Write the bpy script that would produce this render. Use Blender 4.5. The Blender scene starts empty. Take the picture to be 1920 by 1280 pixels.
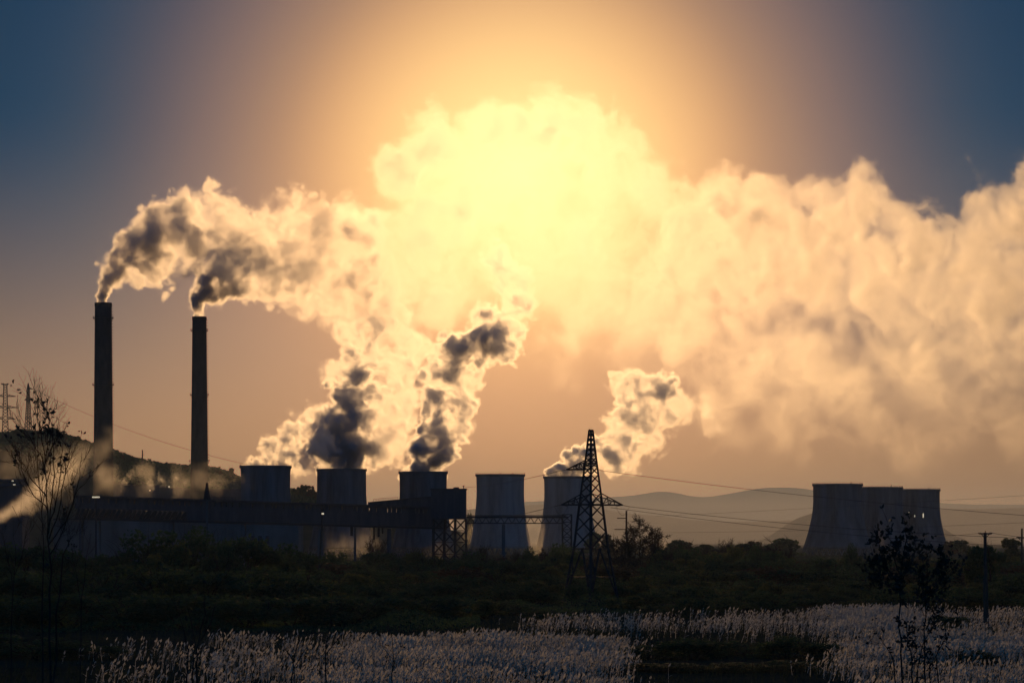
import bpy, bmesh, math, random
import numpy as np
from mathutils import Vector, Matrix

R = math.radians
random.seed(7)
sc = bpy.context.scene
COL = sc.collection

# ------------------------------------------------------------------ camera
F = 4939.0          # focal length in pixels of a 1920 px wide picture
HZ = 1010.0         # picture row of the horizon
CAMZ = 15.0
cam = bpy.data.cameras.new('camera')
camo = bpy.data.objects.new('camera', cam)
COL.objects.link(camo)
camo.location = (0, 0, CAMZ)
camo.rotation_euler = (R(90), 0, 0)
cam.sensor_width = 36
cam.lens = 36 * F / 1920
cam.shift_y = (HZ - 640) / 1920
cam.clip_start = 0.5
cam.clip_end = 80000
sc.camera = camo


def P(x, y, d):
    """World point seen at picture point (x, y) when it stands d metres away."""
    return Vector(((x - 960) * d / F, d, CAMZ - (y - HZ) * d / F))


# ------------------------------------------------------------------ sky and sun
BLUE_FILL = 17.0
SUN_EL, SUN_AZ = 7.9, 0.2       # degrees; azimuth clockwise from the view direction
sd = Vector((math.sin(R(SUN_AZ)) * math.cos(R(SUN_EL)), math.cos(R(SUN_AZ)) * math.cos(R(SUN_EL)), math.sin(R(SUN_EL))))
world = bpy.data.worlds.new('World')
sc.world = world
world.use_nodes = True
nt = world.node_tree
N, L = nt.nodes, nt.links
bg = N['Background']
sky = N.new('ShaderNodeTexSky')
sky.sky_type = 'NISHITA'
sky.sun_disc = False
sky.sun_elevation = R(SUN_EL)
sky.sun_rotation = R(SUN_AZ)
sky.air_density, sky.dust_density, sky.ozone_density = 1, 3, 3


def ramp(tree, stops, interp='LINEAR'):
    r = tree.nodes.new('ShaderNodeValToRGB')
    r.color_ramp.interpolation = interp
    e = r.color_ramp.elements
    while len(e) < len(stops):
        e.new(0.5)
    for q, (p, c) in zip(e, stops):
        q.position = p
        q.color = (c[0], c[1], c[2], 1)
    return r


def vmath(tree, op, a, b=None):
    m = tree.nodes.new('ShaderNodeVectorMath')
    m.operation = op
    for k, v in enumerate((a, b)):
        if v is None:
            continue
        if isinstance(v, (tuple, Vector)):
            m.inputs[k].default_value = tuple(v)
        else:
            tree.links.new(v, m.inputs[k])
    return m


def smath(tree, op, a, b=None, clamp=False):
    m = tree.nodes.new('ShaderNodeMath')
    m.operation = op
    m.use_clamp = clamp
    for k, v in enumerate((a, b)):
        if v is None:
            continue
        if isinstance(v, (int, float)):
            m.inputs[k].default_value = v
        else:
            tree.links.new(v, m.inputs[k])
    return m.outputs[0]


tc = N.new('ShaderNodeTexCoord')
dirn = vmath(nt, 'NORMALIZE', tc.outputs['Generated'])
dot = vmath(nt, 'DOT_PRODUCT', dirn.outputs[0], tuple(sd))
ang = smath(nt, 'ARCCOSINE', smath(nt, 'MINIMUM', dot.outputs['Value'], 0.999999))
t20 = smath(nt, 'MULTIPLY', ang, 1 / R(20), True)
aur = ramp(nt, [(0, (.74, .64, .40)), (.08, (.69, .54, .32)), (.14, (.64, .46, .275)), (.20, (.49, .32, .215)), (.26, (.28, .19, .17)),
                (.33, (.165, .13, .17)), (.41, (.062, .075, .15)), (.49, (.012, .055, .155)), (.58, (.0, .042, .16)),
                (1, (.003, .060, .10))], 'B_SPLINE')
L.new(t20, aur.inputs[0])
tint = vmath(nt, 'SCALE', aur.outputs[0])
tint.inputs['Scale'].default_value = 3.3
sep = N.new('ShaderNodeSeparateXYZ')
L.new(dirn.outputs[0], sep.inputs[0])
elev = smath(nt, 'ARCSINE', sep.outputs[2])
mr = N.new('ShaderNodeMapRange')
mr.interpolation_type = 'SMOOTHSTEP'
L.new(elev, mr.inputs[0])
mr.inputs[1].default_value = R(-1)
mr.inputs[2].default_value = R(9.5)
far = N.new('ShaderNodeMapRange')
far.interpolation_type = 'SMOOTHSTEP'
L.new(ang, far.inputs[0])
far.inputs[1].default_value = R(11)
far.inputs[2].default_value = R(30)
w = smath(nt, 'MAXIMUM', mr.outputs[0], far.outputs[0])
mx = N.new('ShaderNodeMix')
mx.data_type = 'RGBA'
L.new(w, mx.inputs[0])
mx.inputs['A'].default_value = (1.18, .87, .86, 1)
L.new(tint.outputs[0], mx.inputs['B'])
# the sky away from the sun is boosted in blue to fill the shadows
bk = N.new('ShaderNodeMapRange')
bk.interpolation_type = 'SMOOTHSTEP'
L.new(ang, bk.inputs[0])
bk.inputs[1].default_value = R(14)
bk.inputs[2].default_value = R(75)
bk.inputs[3].default_value = 1.0
bk.inputs[4].default_value = BLUE_FILL
tb = vmath(nt, 'SCALE', mx.outputs['Result'])
L.new(bk.outputs[0], tb.inputs['Scale'])
col = vmath(nt, 'MULTIPLY', sky.outputs[0], tb.outputs[0])
L.new(col.outputs[0], bg.inputs[0])
bg.inputs[1].default_value = 0.06

sun = bpy.data.lights.new('sun', 'SUN')
sun.energy = 5.0
sun.angle = R(0.5)
sun.color = (1, .575, .24)
suno = bpy.data.objects.new('sun', sun)
COL.objects.link(suno)
suno.rotation_euler = sd.to_track_quat('Z', 'Y').to_euler()
suno.location = (0, 0, 900)

vs = sc.view_settings
vs.view_transform = 'Standard'
vs.look = 'None'
vs.exposure = -2.2
vs.gamma = 1
vs.use_curve_mapping = False

sc.render.engine = 'CYCLES'
cy = sc.cycles
cy.use_denoising = True
cy.denoiser = 'OPENIMAGEDENOISE'
cy.max_bounces = 10
cy.diffuse_bounces = 2
cy.glossy_bounces = 2
cy.transparent_max_bounces = 16
cy.volume_bounces = 8
cy.volume_step_rate = 2.0
cy.volume_max_steps = 512
cy.sample_clamp_indirect = 40
cy.use_adaptive_sampling = True
cy.adaptive_threshold = 0.02


# ------------------------------------------------------------------ helpers
def link(name, data, parent=None):
    o = bpy.data.objects.new(name, data)
    COL.objects.link(o)
    if parent:
        o.parent = parent
    return o


def tag(o, label=None, cat=None, group=None, kind=None):
    if label: o['label'] = label
    if cat: o['category'] = cat
    if group: o['group'] = group
    if kind: o['kind'] = kind
    return o


def mesh_obj(name, verts, faces, mat, parent=None, smooth=False):
    me = bpy.data.meshes.new(name)
    me.from_pydata([tuple(v) for v in verts], [], faces)
    if smooth:
        me.polygons.foreach_set('use_smooth', [True] * len(me.polygons))
    me.materials.append(mat)
    return link(name, me, parent)


def fast_mesh(name, verts, faces, mat, parent=None, smooth=False):
    """verts (n,3) array, faces (m,k) int array of equal sized polygons"""
    me = bpy.data.meshes.new(name)
    verts = np.asarray(verts, np.float32)
    faces = np.asarray(faces, np.int32)
    me.vertices.add(len(verts)); me.vertices.foreach_set('co', verts.ravel())
    k = faces.shape[1]
    me.loops.add(faces.size); me.loops.foreach_set('vertex_index', faces.ravel())
    me.polygons.add(len(faces)); me.polygons.foreach_set('loop_start', np.arange(len(faces)) * k)
    if smooth:
        me.polygons.foreach_set('use_smooth', np.ones(len(faces), bool))
    me.update(calc_edges=True)
    me.materials.append(mat)
    return link(name, me, parent)


def empty(name, loc, label, cat, group=None):
    o = bpy.data.objects.new(name, None)
    COL.objects.link(o)
    o.location = loc
    return tag(o, label, cat, group)


class Geo:
    """Collects shapes in world space; build() makes one mesh whose origin is its parent's."""
    def __init__(s):
        s.v, s.f = [], []

    def add(s, v, f):
        n = len(s.v)
        s.v += [Vector(q) for q in v]
        s.f += [tuple(i + n for i in q) for q in f]
        return s

    def box(s, lo, hi):
        (a, b, c), (d, e, f) = lo, hi
        s.add([(a, b, c), (d, b, c), (d, e, c), (a, e, c), (a, b, f), (d, b, f), (d, e, f), (a, e, f)],
              [(3, 2, 1, 0), (4, 5, 6, 7), (0, 1, 5, 4), (1, 2, 6, 5), (2, 3, 7, 6), (3, 0, 4, 7)])
        return s

    def beam(s, p, q, w, w2=None, n=4):
        p, q = Vector(p), Vector(q)
        w2 = w if w2 is None else w2
        d = (q - p)
        if d.length < 1e-6: return s
        d.normalize()
        a = d.orthogonal().normalized() if abs(d.z) > .95 else d.cross(Vector((0, 0, 1))).normalized()
        b = d.cross(a)
        v = []
        for c, r in ((p, w / 2), (q, w2 / 2)):
            for i in range(n):
                t = 2 * math.pi * (i + .5) / n
                k = r * (1.414 if n == 4 else 1)
                v.append(c + a * math.cos(t) * k + b * math.sin(t) * k)
        s.add(v, [(i, (i + 1) % n, n + (i + 1) % n, n + i) for i in range(n)] + [tuple(range(n))[::-1], tuple(range(n, 2 * n))])
        return s

    def lathe(s, c, prof, n=64, close=False):
        """prof: (radius, z) rings"""
        c = Vector(c)
        v = [(c.x + r * math.cos(2 * math.pi * i / n), c.y + r * math.sin(2 * math.pi * i / n), c.z + z) for r, z in prof for i in range(n)]
        f = [(j * n + i, j * n + (i + 1) % n, (j + 1) * n + (i + 1) % n, (j + 1) * n + i) for j in range(len(prof) - 1) for i in range(n)]
        if close:
            f += [((len(prof) - 1) * n + i, (len(prof) - 1) * n + (i + 1) % n, (i + 1) % n, i) for i in range(n)]
        s.add(v, f)
        return s

    def build(s, name, mat, parent=None, smooth=False, origin=None):
        o0 = Vector(parent.location) if parent else Vector(origin or (0, 0, 0))
        if parent and parent.parent:
            o0 = o0 + parent.parent.location
        o = mesh_obj(name, [v - o0 for v in s.v], s.f, mat, parent, smooth)
        if not parent:
            o.location = o0
        return o


# ------------------------------------------------------------------ materials
def mat(name, c1, c2=None, scale=1.0, rough=.85, metal=0.0, stretch=None, bump=0.0, emit=None, transl=0.0, detail=4):
    m = bpy.data.materials.new(name)
    m.use_nodes = True
    t = m.node_tree
    b = t.nodes['Principled BSDF']
    b.inputs['Base Color'].default_value = (*c1, 1)
    b.inputs['Roughness'].default_value = rough
    b.inputs['Metallic'].default_value = metal
    b.inputs['Specular IOR Level'].default_value = .25
    if rough >= .95:
        b.inputs['Specular IOR Level'].default_value = 0
    if c2:
        g = t.nodes.new('ShaderNodeTexCoord')
        mp = t.nodes.new('ShaderNodeMapping')
        t.links.new(g.outputs['Object'], mp.inputs[0])
        mp.inputs['Scale'].default_value = stretch or (1, 1, 1)
        nz = t.nodes.new('ShaderNodeTexNoise')
        nz.inputs['Scale'].default_value = scale
        nz.inputs['Detail'].default_value = detail
        nz.inputs['Roughness'].default_value = .65
        t.links.new(mp.outputs[0], nz.inputs['Vector'])
        r = ramp(t, [(.32, c1), (.68, c2)])
        t.links.new(nz.outputs[0], r.inputs[0])
        t.links.new(r.outputs[0], b.inputs['Base Color'])
        if bump:
            bp = t.nodes.new('ShaderNodeBump')
            bp.inputs['Strength'].default_value = bump
            t.links.new(nz.outputs[0], bp.inputs['Height'])
            t.links.new(bp.outputs[0], b.inputs['Normal'])
    if emit:
        b.inputs['Emission Color'].default_value = (*emit[0], 1)
        b.inputs['Emission Strength'].default_value = emit[1]
    if transl:
        tr = t.nodes.new('ShaderNodeBsdfTranslucent')
        mxs = t.nodes.new('ShaderNodeMixShader')
        mxs.inputs[0].default_value = transl
        if c2: t.links.new(r.outputs[0], tr.inputs[0])
        else: tr.inputs[0].default_value = (*c1, 1)
        t.links.new(b.outputs[0], mxs.inputs[1])
        t.links.new(tr.outputs[0], mxs.inputs[2])
        t.links.new(mxs.outputs[0], t.nodes['Material Output'].inputs[0])
    return m


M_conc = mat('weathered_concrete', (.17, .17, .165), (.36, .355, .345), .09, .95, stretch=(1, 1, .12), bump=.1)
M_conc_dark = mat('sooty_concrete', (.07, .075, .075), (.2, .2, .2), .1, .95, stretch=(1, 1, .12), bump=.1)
M_brick = mat('sooty_brick', (.05, .04, .036), (.10, .078, .065), .15, .95, stretch=(1, 1, .3))
M_steel = mat('dark_painted_steel', (.022, .022, .024), (.045, .043, .042), 2.0, .6, .0)
M_clad = mat('grey_metal_cladding', (.05, .055, .06), (.09, .095, .10), .3, .7, .2, stretch=(1, 1, .2))
M_wall = mat('pale_plaster_wall', (.09, .088, .08), (.2, .195, .18), .05, .9, stretch=(1, 1, .4))
M_roof = mat('tar_roof', (.05, .05, .05), (.09, .088, .085), .5, .95)
M_lamp_glint = mat('lit_lamp_and_glint', (.9, .85, .7), emit=((1, .82, .55), 3))  # glow shared by the lit lamps and the added glints
M_wood = mat('dark_weathered_wood', (.06, .045, .035), (.11, .085, .065), 3, .9, stretch=(1, 1, .2))
M_wire = mat('cable_steel', (.05, .05, .05), rough=.5)
M_ins = mat('glazed_insulator', (.12, .06, .04), rough=.25)
M_bark = mat('dark_bark', (.035, .028, .024), (.075, .06, .05), 4, .95)
M_leaf = mat('dark_green_leaf', (.045, .085, .035), (.09, .14, .05), .6, .75, transl=.5)
M_leaf2 = mat('olive_leaf', (.09, .11, .03), (.16, .16, .05), .5, .75, transl=.5)
M_leaf3 = mat('brown_autumn_leaf', (.07, .045, .02), (.12, .08, .035), .6, .75, transl=.35)
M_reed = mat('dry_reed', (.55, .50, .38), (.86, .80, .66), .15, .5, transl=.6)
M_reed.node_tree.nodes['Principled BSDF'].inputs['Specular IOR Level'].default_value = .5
M_leafdark = mat('dark_sapling_leaf', (.02, .03, .025), (.04, .05, .04), 3, .6, transl=.1)
M_grass = mat('dark_marsh_grass', (.035, .05, .02), (.075, .08, .035), .5, .8, transl=.35)
M_ground = mat('dark_soil_and_grass', (.03, .035, .02), (.07, .065, .04), .03, .98, detail=8)
M_hill = mat('wooded_hillside', (.03, .04, .022), (.08, .075, .045), .012, .98, detail=10, bump=.6)
M_far = mat('far_hillside', (.05, .06, .04), (.08, .08, .055), .003, .98, detail=8)

# ------------------------------------------------------------------ ground and hills
rs = np.random.RandomState(3)


def sstep(a, b, x):
    t = np.clip((x - a) / (b - a), 0, 1)
    return t * t * (3 - 2 * t)


def ground_z(x, y):
    return 9.5 * (1 - sstep(45, 230, y))


ys = np.concatenate([np.linspace(-100, 0, 5), np.linspace(20, 260, 40), np.linspace(280, 1500, 60), np.linspace(1600, 12000, 40), np.linspace(14000, 30000, 10)])
xs = np.concatenate([np.linspace(-9000, -1300, 8), np.linspace(-1200, 1200, 81), np.linspace(1300, 9000, 8)])
gx, gy = np.meshgrid(xs, ys, indexing='ij')
gz = ground_z(gx, gy) + .12 * np.sin(gx * .21 + gy * .1) * np.sin(gy * .17) * (gy < 1500)
nx_, ny_ = gx.shape
idx = np.arange(nx_ * ny_).reshape(nx_, ny_)
fc = np.stack([idx[:-1, :-1], idx[1:, :-1], idx[1:, 1:], idx[:-1, 1:]], -1).reshape(-1, 4)
g = fast_mesh('ground', np.stack([gx, gy, gz], -1).reshape(-1, 3), fc, M_ground, smooth=True)
tag(g, 'dark marshy ground running from the camera to the far hills', kind='structure')


def vnoise(x, seed, n=6, base=1.0):
    r = np.random.RandomState(seed)
    out = np.zeros_like(x, float)
    for i in range(n):
        f = base * 2 ** i
        out += np.sin(x * f + r.rand() * 6.28 + np.sin(x * f * .37 + r.rand() * 6) * 2) / 2 ** i
    return out


def ridge(name, sil, d, back, m, label, seed, rough=1.0, front=None):
    """A long hill whose crest follows the skyline sil (picture points) at distance d."""
    front = front or back * .6
    px = np.linspace(sil[0][0], sil[-1][0], 260)
    top = np.interp(px, [q[0] for q in sil], [q[1] for q in sil])
    top = np.convolve(np.pad(top, 6, 'edge'), np.ones(13) / 13, 'valid')
    zt = CAMZ - (top - HZ) * d / F
    wx = (px - 960) * d / F
    zt = zt + vnoise(wx, seed, 7, .9 / (d * .06)) * rough
    rows, prof = [], [(-1, 0), (-.8, .12), (-.6, .34), (-.4, .58), (-.2, .84), (-.08, .96), (0, 1), (.15, .96), (.4, .7), (.7, .3), (1, 0)]
    for k, (t, h) in enumerate(prof):
        yy = d + t * (front if t < 0 else back)
        zz = zt * h + (vnoise(wx + k * 777, seed + k, 6, .9 / (d * .03)) * rough * 2 * (1 - abs(2 * h - 1)) if 0 < h < 1 else 0) - (2 if h == 0 else 0)
        rows.append(np.stack([wx, np.full_like(wx, yy), np.minimum(zz, zt)], -1))
    v = np.array(rows)
    nr, nc = v.shape[:2]
    ii = np.arange(nr * nc).reshape(nr, nc)
    o = fast_mesh(name, v.reshape(-1, 3), np.stack([ii[:-1, :-1], ii[:-1, 1:], ii[1:, 1:], ii[1:, :-1]], -1).reshape(-1, 4), m, smooth=True)
    tag(o, label, kind='structure')
    return o


ridge('hillside', [(-300, 800), (-100, 812), (0, 816), (60, 813), (115, 817), (160, 831), (213, 849), (250, 862), (300, 873), (360, 879), (400, 881), (430, 889), (455, 903),
                   (520, 918), (600, 932), (700, 955), (800, 985), (900, 1000)], 3000, 900, M_hill, 'wooded hillside rising behind the left chimneys', 5, 1.2, 500)
ridge('low_hills', [(860, 960), (880, 955), (1000, 948), (1080, 944), (1160, 962), (1230, 966), (1300, 975), (1400, 977), (1480, 974), (1560, 968), (1640, 962), (1720, 957), (1770, 953), (1850, 954), (1930, 951), (2100, 948)],
      11000, 2500, M_hill, 'low hills fading in haze behind the right cooling towers', 11, 3.0)
ridge('distant_hills', [(1440, 1012), (1470, 990), (1500, 970), (1525, 962), (1560, 952), (1600, 948), (1700, 955), (1760, 985), (1800, 1012)], 8000, 700, M_hill, 'wooded spur left of the right cooling towers', 12, 2.0)
ridge('far_mountains', [(900, 945), (1000, 940), (1100, 935), (1180, 932), (1215, 926), (1245, 921), (1275, 928), (1310, 937), (1350, 931), (1400, 921), (1430, 915), (1500, 914), (1540, 922), (1640, 935), (1800, 945), (2100, 950)],
      24000, 4000, M_far, 'faint blue mountains on the horizon', 13, 8.0)

# ------------------------------------------------------------------ cooling towers
def tower_profile(h, rt, rth, rb, zt=.78, n=22):
    out = []
    for i in range(n + 1):
        z = 6 + (h - 6) * i / n
        q = z / h
        if q < zt:
            t = (zt - q) / zt
            r = math.sqrt(rth ** 2 + (rb ** 2 - rth ** 2) * t ** 1.9)
        else:
            t = (q - zt) / (1 - zt)
            r = rth + (rt - rth) * t ** 2
        out.append((r, z))
    return out


def cooling_tower(x0, x1, ytop, d, label, rth, rb, extra=None, m=M_conc):
    s = d / F
    cx = (x0 + x1) / 2
    c = P(cx, HZ, d); c.z = 0
    rt = (x1 - x0) / 2 * s
    h = CAMZ + (HZ - ytop) * s
    e = empty('cooling_tower', c, label, 'cooling tower', 'concrete cooling towers')
    pr = tower_profile(h, rt * .965, rth * s, rb * s)
    inner = [(r - .9, z) for r, z in reversed(pr)]
    Geo().lathe(c, pr + inner, 96, True).build('shell', m, e, True)
    Geo().lathe(c, [(rt * .955, h - 2.2), (rt, h - 1.9), (rt, h), (rt - 2.0, h), (rt - 2.0, h - 1.2), (rt * .955, h - 1.2)], 96, True).build('rim', M_conc_dark, e)
    gl = Geo()
    rb0 = pr[0][0]
    for i in range(36):
        a0 = 2 * math.pi * i / 36
        for da in (-.5, .5):
            a1 = a0 + da * 2 * math.pi / 36
            gl.beam((c.x + (rb0 + 1) * math.cos(a0), c.y + (rb0 + 1) * math.sin(a0), 0), (c.x + (rb0 - .5) * math.cos(a1), c.y + (rb0 - .5) * math.sin(a1), 6.3), .7)
    tag(gl.build('leg_ring', M_conc_dark, e), kind='stuff')
    rg = Geo()
    for i in range(48):
        a = 2 * math.pi * i / 48
        q = (c.x + (rt - .4) * math.cos(a), c.y + (rt - .4) * math.sin(a))
        rg.beam((*q, h), (*q, h + 1.1), .12)
    for i in range(48):
        a, b = 2 * math.pi * i / 48, 2 * math.pi * (i + 1) / 48
        rg.beam((c.x + (rt - .4) * math.cos(a), c.y + (rt - .4) * math.sin(a), h + 1.1), (c.x + (rt - .4) * math.cos(b), c.y + (rt - .4) * math.sin(b), h + 1.1), .1)
    rg.build('railing', M_steel, e)
    for fx, hh in (extra or []):
        Geo().beam((c.x + fx * rt, c.y - rt * math.sqrt(max(0, 1 - fx * fx)) + 1, h), (c.x + fx * rt, c.y - rt * math.sqrt(max(0, 1 - fx * fx)) + 1, h + hh), .5, .2).build('lightning_rod', M_steel, e)
    return e, c, rt, h


T = []
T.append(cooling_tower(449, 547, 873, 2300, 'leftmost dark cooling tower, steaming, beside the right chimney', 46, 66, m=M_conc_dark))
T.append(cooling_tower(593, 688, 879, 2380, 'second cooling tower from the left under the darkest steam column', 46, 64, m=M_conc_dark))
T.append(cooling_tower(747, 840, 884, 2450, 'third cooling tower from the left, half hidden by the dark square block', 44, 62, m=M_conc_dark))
T.append(cooling_tower(891, 985, 889, 2530, 'idle grey cooling tower with no steam, above the pipe bridge', 44.5, 62, [(-.0, 1.6), (.5, 1.6)]))
T.append(cooling_tower(1018, 1110, 893, 2600, 'grey steaming cooling tower directly behind the big pylon', 43.5, 62))
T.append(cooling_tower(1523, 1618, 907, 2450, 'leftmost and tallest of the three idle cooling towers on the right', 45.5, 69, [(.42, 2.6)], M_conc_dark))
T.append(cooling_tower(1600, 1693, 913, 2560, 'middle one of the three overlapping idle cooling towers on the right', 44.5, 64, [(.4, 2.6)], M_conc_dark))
T.append(cooling_tower(1671, 1763, 917, 2640, 'rightmost of the three idle cooling towers, with added glowing glints on its side', 44.5, 63, [(.4, 2.6)], M_conc_dark))
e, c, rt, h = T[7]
for x, y, w_, h_ in ((1704, 960, 2.2, 1.6), (1714, 967, 1, 3.5), (1730, 966, 1.6, 8)):  # bright glints on the shell, added as small glowing boxes with steel backs
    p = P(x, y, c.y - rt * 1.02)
    Geo().box((p.x - w_ * .26, p.y - 4, p.z - h_ * .26), (p.x + w_ * .26, p.y - 3.3, p.z + h_ * .26)).build('lamp', M_lamp_glint, e)  # this 'lamp' is an added glint, not a lamp on the tower
    Geo().box((p.x - w_ * .3, p.y - 3.29, p.z - h_ * .3), (p.x + w_ * .3, p.y + 6, p.z + h_ * .3)).build('glint_backing', M_steel, e)


# ------------------------------------------------------------------ chimneys
def chimney(xc, top, wt, wb, xb, d, label, plats):
    s = d / F
    c = P((xc + xb) / 2, HZ, d); c.z = 0
    h = CAMZ + (HZ - top) * s
    rt, rb = wt / 2 * s, wb / 2 * s
    e = empty('chimney', c, label, 'chimney', 'power station chimneys')
    n = 14
    pr = [(rb + (rt - rb) * (i / n) ** .8, h * i / n) for i in range(n + 1)]
    Geo().lathe(c, pr + [(r - .6, z) for r, z in reversed(pr)], 48, True).build('shaft', M_brick, e, True)
    Geo().lathe(c, [(rt, h - 3), (rt + .25, h - 2.9), (rt + .25, h + .1), (rt - .6, h + .1), (rt - .6, h - 3)], 48, True).build('crown_band', M_brick, e)
    for y in plats:
        z = CAMZ + (HZ - y) * s
        r = rb + (rt - rb) * (z / h) ** .8
        q = Geo().lathe(c, [(r - .1, z), (r + 1.6, z), (r + 1.6, z + .25), (r - .1, z + .25)], 32, True).build('platform', M_steel, e)
        rg = Geo().lathe(c, [(r + 1.55, z + 1.5), (r + 1.65, z + 1.5), (r + 1.65, z + 1.65), (r + 1.55, z + 1.65)], 32, True)
        for i in range(24):
            a = 2 * math.pi * i / 24
            rg.beam((c.x + (r + 1.6) * math.cos(a), c.y + (r + 1.6) * math.sin(a), z + .2), (c.x + (r + 1.6) * math.cos(a), c.y + (r + 1.6) * math.sin(a), z + 1.6), .15)
            if i % 3 == 0:
                rg.beam((c.x + r * math.cos(a), c.y + r * math.sin(a), z - 1.5), (c.x + (r + 1.5) * math.cos(a), c.y + (r + 1.5) * math.sin(a), z), .2)
        o = mesh_obj('railing', [v - c for v in rg.v], rg.f, M_steel, q)
    # caged ladder on the right side, split into rails and hoops
    lad, hoops = Geo(), Geo()
    z = 6.0
    while z < h - 1:
        r = rb + (rt - rb) * (z / h) ** .8
        r2 = rb + (rt - rb) * (min(z + 2.6, h) / h) ** .8
        for yy in (-.3, .3):
            lad.beam((c.x + r + .35, c.y + yy, z), (c.x + r2 + .35, c.y + yy, z + 2.6), .09)
        hoops.box((c.x + r - .1, c.y - .6, z), (c.x + r + 1.25, c.y + .6, z + .35))
        z += 2.6
    lad.build('ladder', M_steel, e)
    tag(hoops.build('ladder_hoops', M_steel, e), kind='stuff')
    return e


chimney(192.5, 568, 31, 40, 194.5, 2250, 'taller left chimney with smoke haze across its lower shaft', (597, 722, 845))
chimney(373, 594, 26, 37, 374.5, 2400, 'right chimney of the pair, standing beside the leftmost cooling tower', (620, 741, 865))

# ------------------------------------------------------------------ buildings and steelwork of the plant
def W(x, y, d):
    return P(x, y, d)


def px_box(x0, y0, x1, y1, d, depth):
    a, b = W(x0, y1, d), W(x1, y0, d)
    return (a.x, d, a.z), (b.x, d + depth, b.z)


def slanted(g, x0, y0a, y0b, x1, y1a, y1b, d, depth):
    """a sloping box: left edge from y0a (top) to y0b, right edge from y1a to y1b"""
    q = [W(x0, y0b, d), W(x1, y1b, d), W(x1, y1a, d), W(x0, y0a, d)]
    v = [tuple(p) for p in q] + [(p.x, p.y + depth, p.z) for p in q]
    g.add(v, [(0, 1, 2, 3), (7, 6, 5, 4), (0, 4, 5, 1), (1, 5, 6, 2), (2, 6, 7, 3), (3, 7, 4, 0)])
    return g


# long conveyor gallery
DG = 1500
e = empty('conveyor_gallery', (W(500, HZ, DG).x, DG, 0), 'long dark elevated conveyor gallery crossing in front of the cooling towers', 'gallery')
GAL = e
gy_ = lambda x: 928 + (x - 150) * 22 / 680          # roof line
for xa in range(140, 838, 58):
    xb = min(xa + 58, 838)
    slanted(Geo(), xa + .15, gy_(xa), gy_(xa) + 4, xb - .15, gy_(xb), gy_(xb) + 4, DG - 1, 12).build('roof_panel', M_roof, e)
slanted(Geo(), 140, gy_(140) + 14, gy_(140) + 25, 350, gy_(350) + 13, gy_(350) + 24, DG, 9).build('wall', M_clad, e)
slanted(Geo(), 350, gy_(350) + 13, gy_(350) + 40, 838, gy_(838) + 13, gy_(838) + 38, DG, 9).build('wall', M_clad, e)
slanted(Geo(), 140, gy_(140) + 41, gy_(140) + 46, 838, gy_(838) + 38.2, gy_(838) + 42, DG - .5, 10).build('floor_beam', M_steel, e)
rnd = random.Random(4)
x = 142.0
while x < 830:
    w_ = rnd.uniform(4.5, 12) if rnd.random() < .75 else rnd.uniform(16, 26)
    slanted(Geo(), x, gy_(x) + 4.2, gy_(x) + 13.8, x + w_, gy_(x + w_) + 4.2, gy_(x + w_) + 13.8, DG + .3, 8).build('wall_pier', M_clad, e)
    x += w_ + rnd.choice((1.4, 1.8, 2.5))
x = 143.0
while x < 348:
    a, b = W(x, gy_(x) + 41, DG + 1), W(x + 7, gy_(x) + 25, DG + 1)
    Geo().beam(a, b, 1.6).build('brace', M_steel, e)
    Geo().beam(a + Vector((0, 7, 0)), b + Vector((2.0, 7, 0)), 1.2).build('brace', M_steel, e)
    x += rnd.uniform(7, 12)
for x, w_ in ((150, 5), (182, 6), (318, 12), (455, 8), (600, 9), (729, 7), (665, 3)):
    a = W(x, gy_(x) + 44, DG)
    Geo().box((a.x - w_ * .15, DG + 1, 0), (a.x + w_ * .15, DG + 8, a.z)).build('column', M_conc_dark, e)
# railing and antennas on the roof
rg = Geo()
for x in np.arange(392, 442, 2.6):
    a = W(x, gy_(x), DG + 4)
    rg.beam(a, a + Vector((0, 0, 1.6)), .14)
a, b = W(392, gy_(392), DG + 4), W(442, gy_(442), DG + 4)
rg.beam(a + Vector((0, 0, 1.6)), b + Vector((0, 0, 1.6)), .14)
rg.build('roof_railing', M_steel, e)

# sloping gallery up to the block and the block itself
e = empty('transfer_tower', (W(845, HZ, 1460).x, 1460, 0), 'dark square transfer block on lattice legs in front of the third cooling tower', 'transfer tower')
a = W(808, 972, 1460); b = W(873.5, 917, 1460)
Geo().box((a.x, 1460, a.z), (b.x, 1482, b.z)).build('block_wall', M_clad, e)
Geo().box((a.x - .5, 1459.5, b.z), (b.x + .5, 1482.5, b.z + .5)).build('roof', M_roof, e)
q = W(850, 917, 1460); Geo().box((q.x, 1462, q.z + .5), (q.x + 3, 1466, q.z + 1.3)).build('roof_hatch', M_clad, e)
q = W(869, 917, 1460); Geo().beam((q.x, 1463, q.z), (q.x, 1463, q.z + 2.2), .35).beam((q.x - .8, 1463, q.z + 1.8), (q.x + .8, 1463, q.z + 2.1), .25).build('wire_bracket', M_steel, e)
zb = a.z
legs = [(a.x + 1 + i * 6.1, yy) for i in range(4) for yy in (1461, 1481)]
for lx, ly in legs:
    Geo().beam((lx, ly, 0), (lx, ly, zb), .75).build('leg', M_steel, e)
for yy in (1461, 1481):
    for i in range(3):
        x0_, x1_ = a.x + 1 + i * 6.1, a.x + 1 + (i + 1) * 6.1
        for k in range(4):
            z0, z1 = zb * k / 4, zb * (k + 1) / 4
            Geo().beam((x0_, yy, z0), (x1_, yy, z1), .42).build('brace', M_steel, e)
            Geo().beam((x1_, yy + .3, z0), (x0_, yy + .3, z1), .42).build('brace', M_steel, e)
            Geo().beam((x0_, yy - .2, z1), (x1_, yy - .2, z1), .4).build('strut', M_steel, e)
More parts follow.
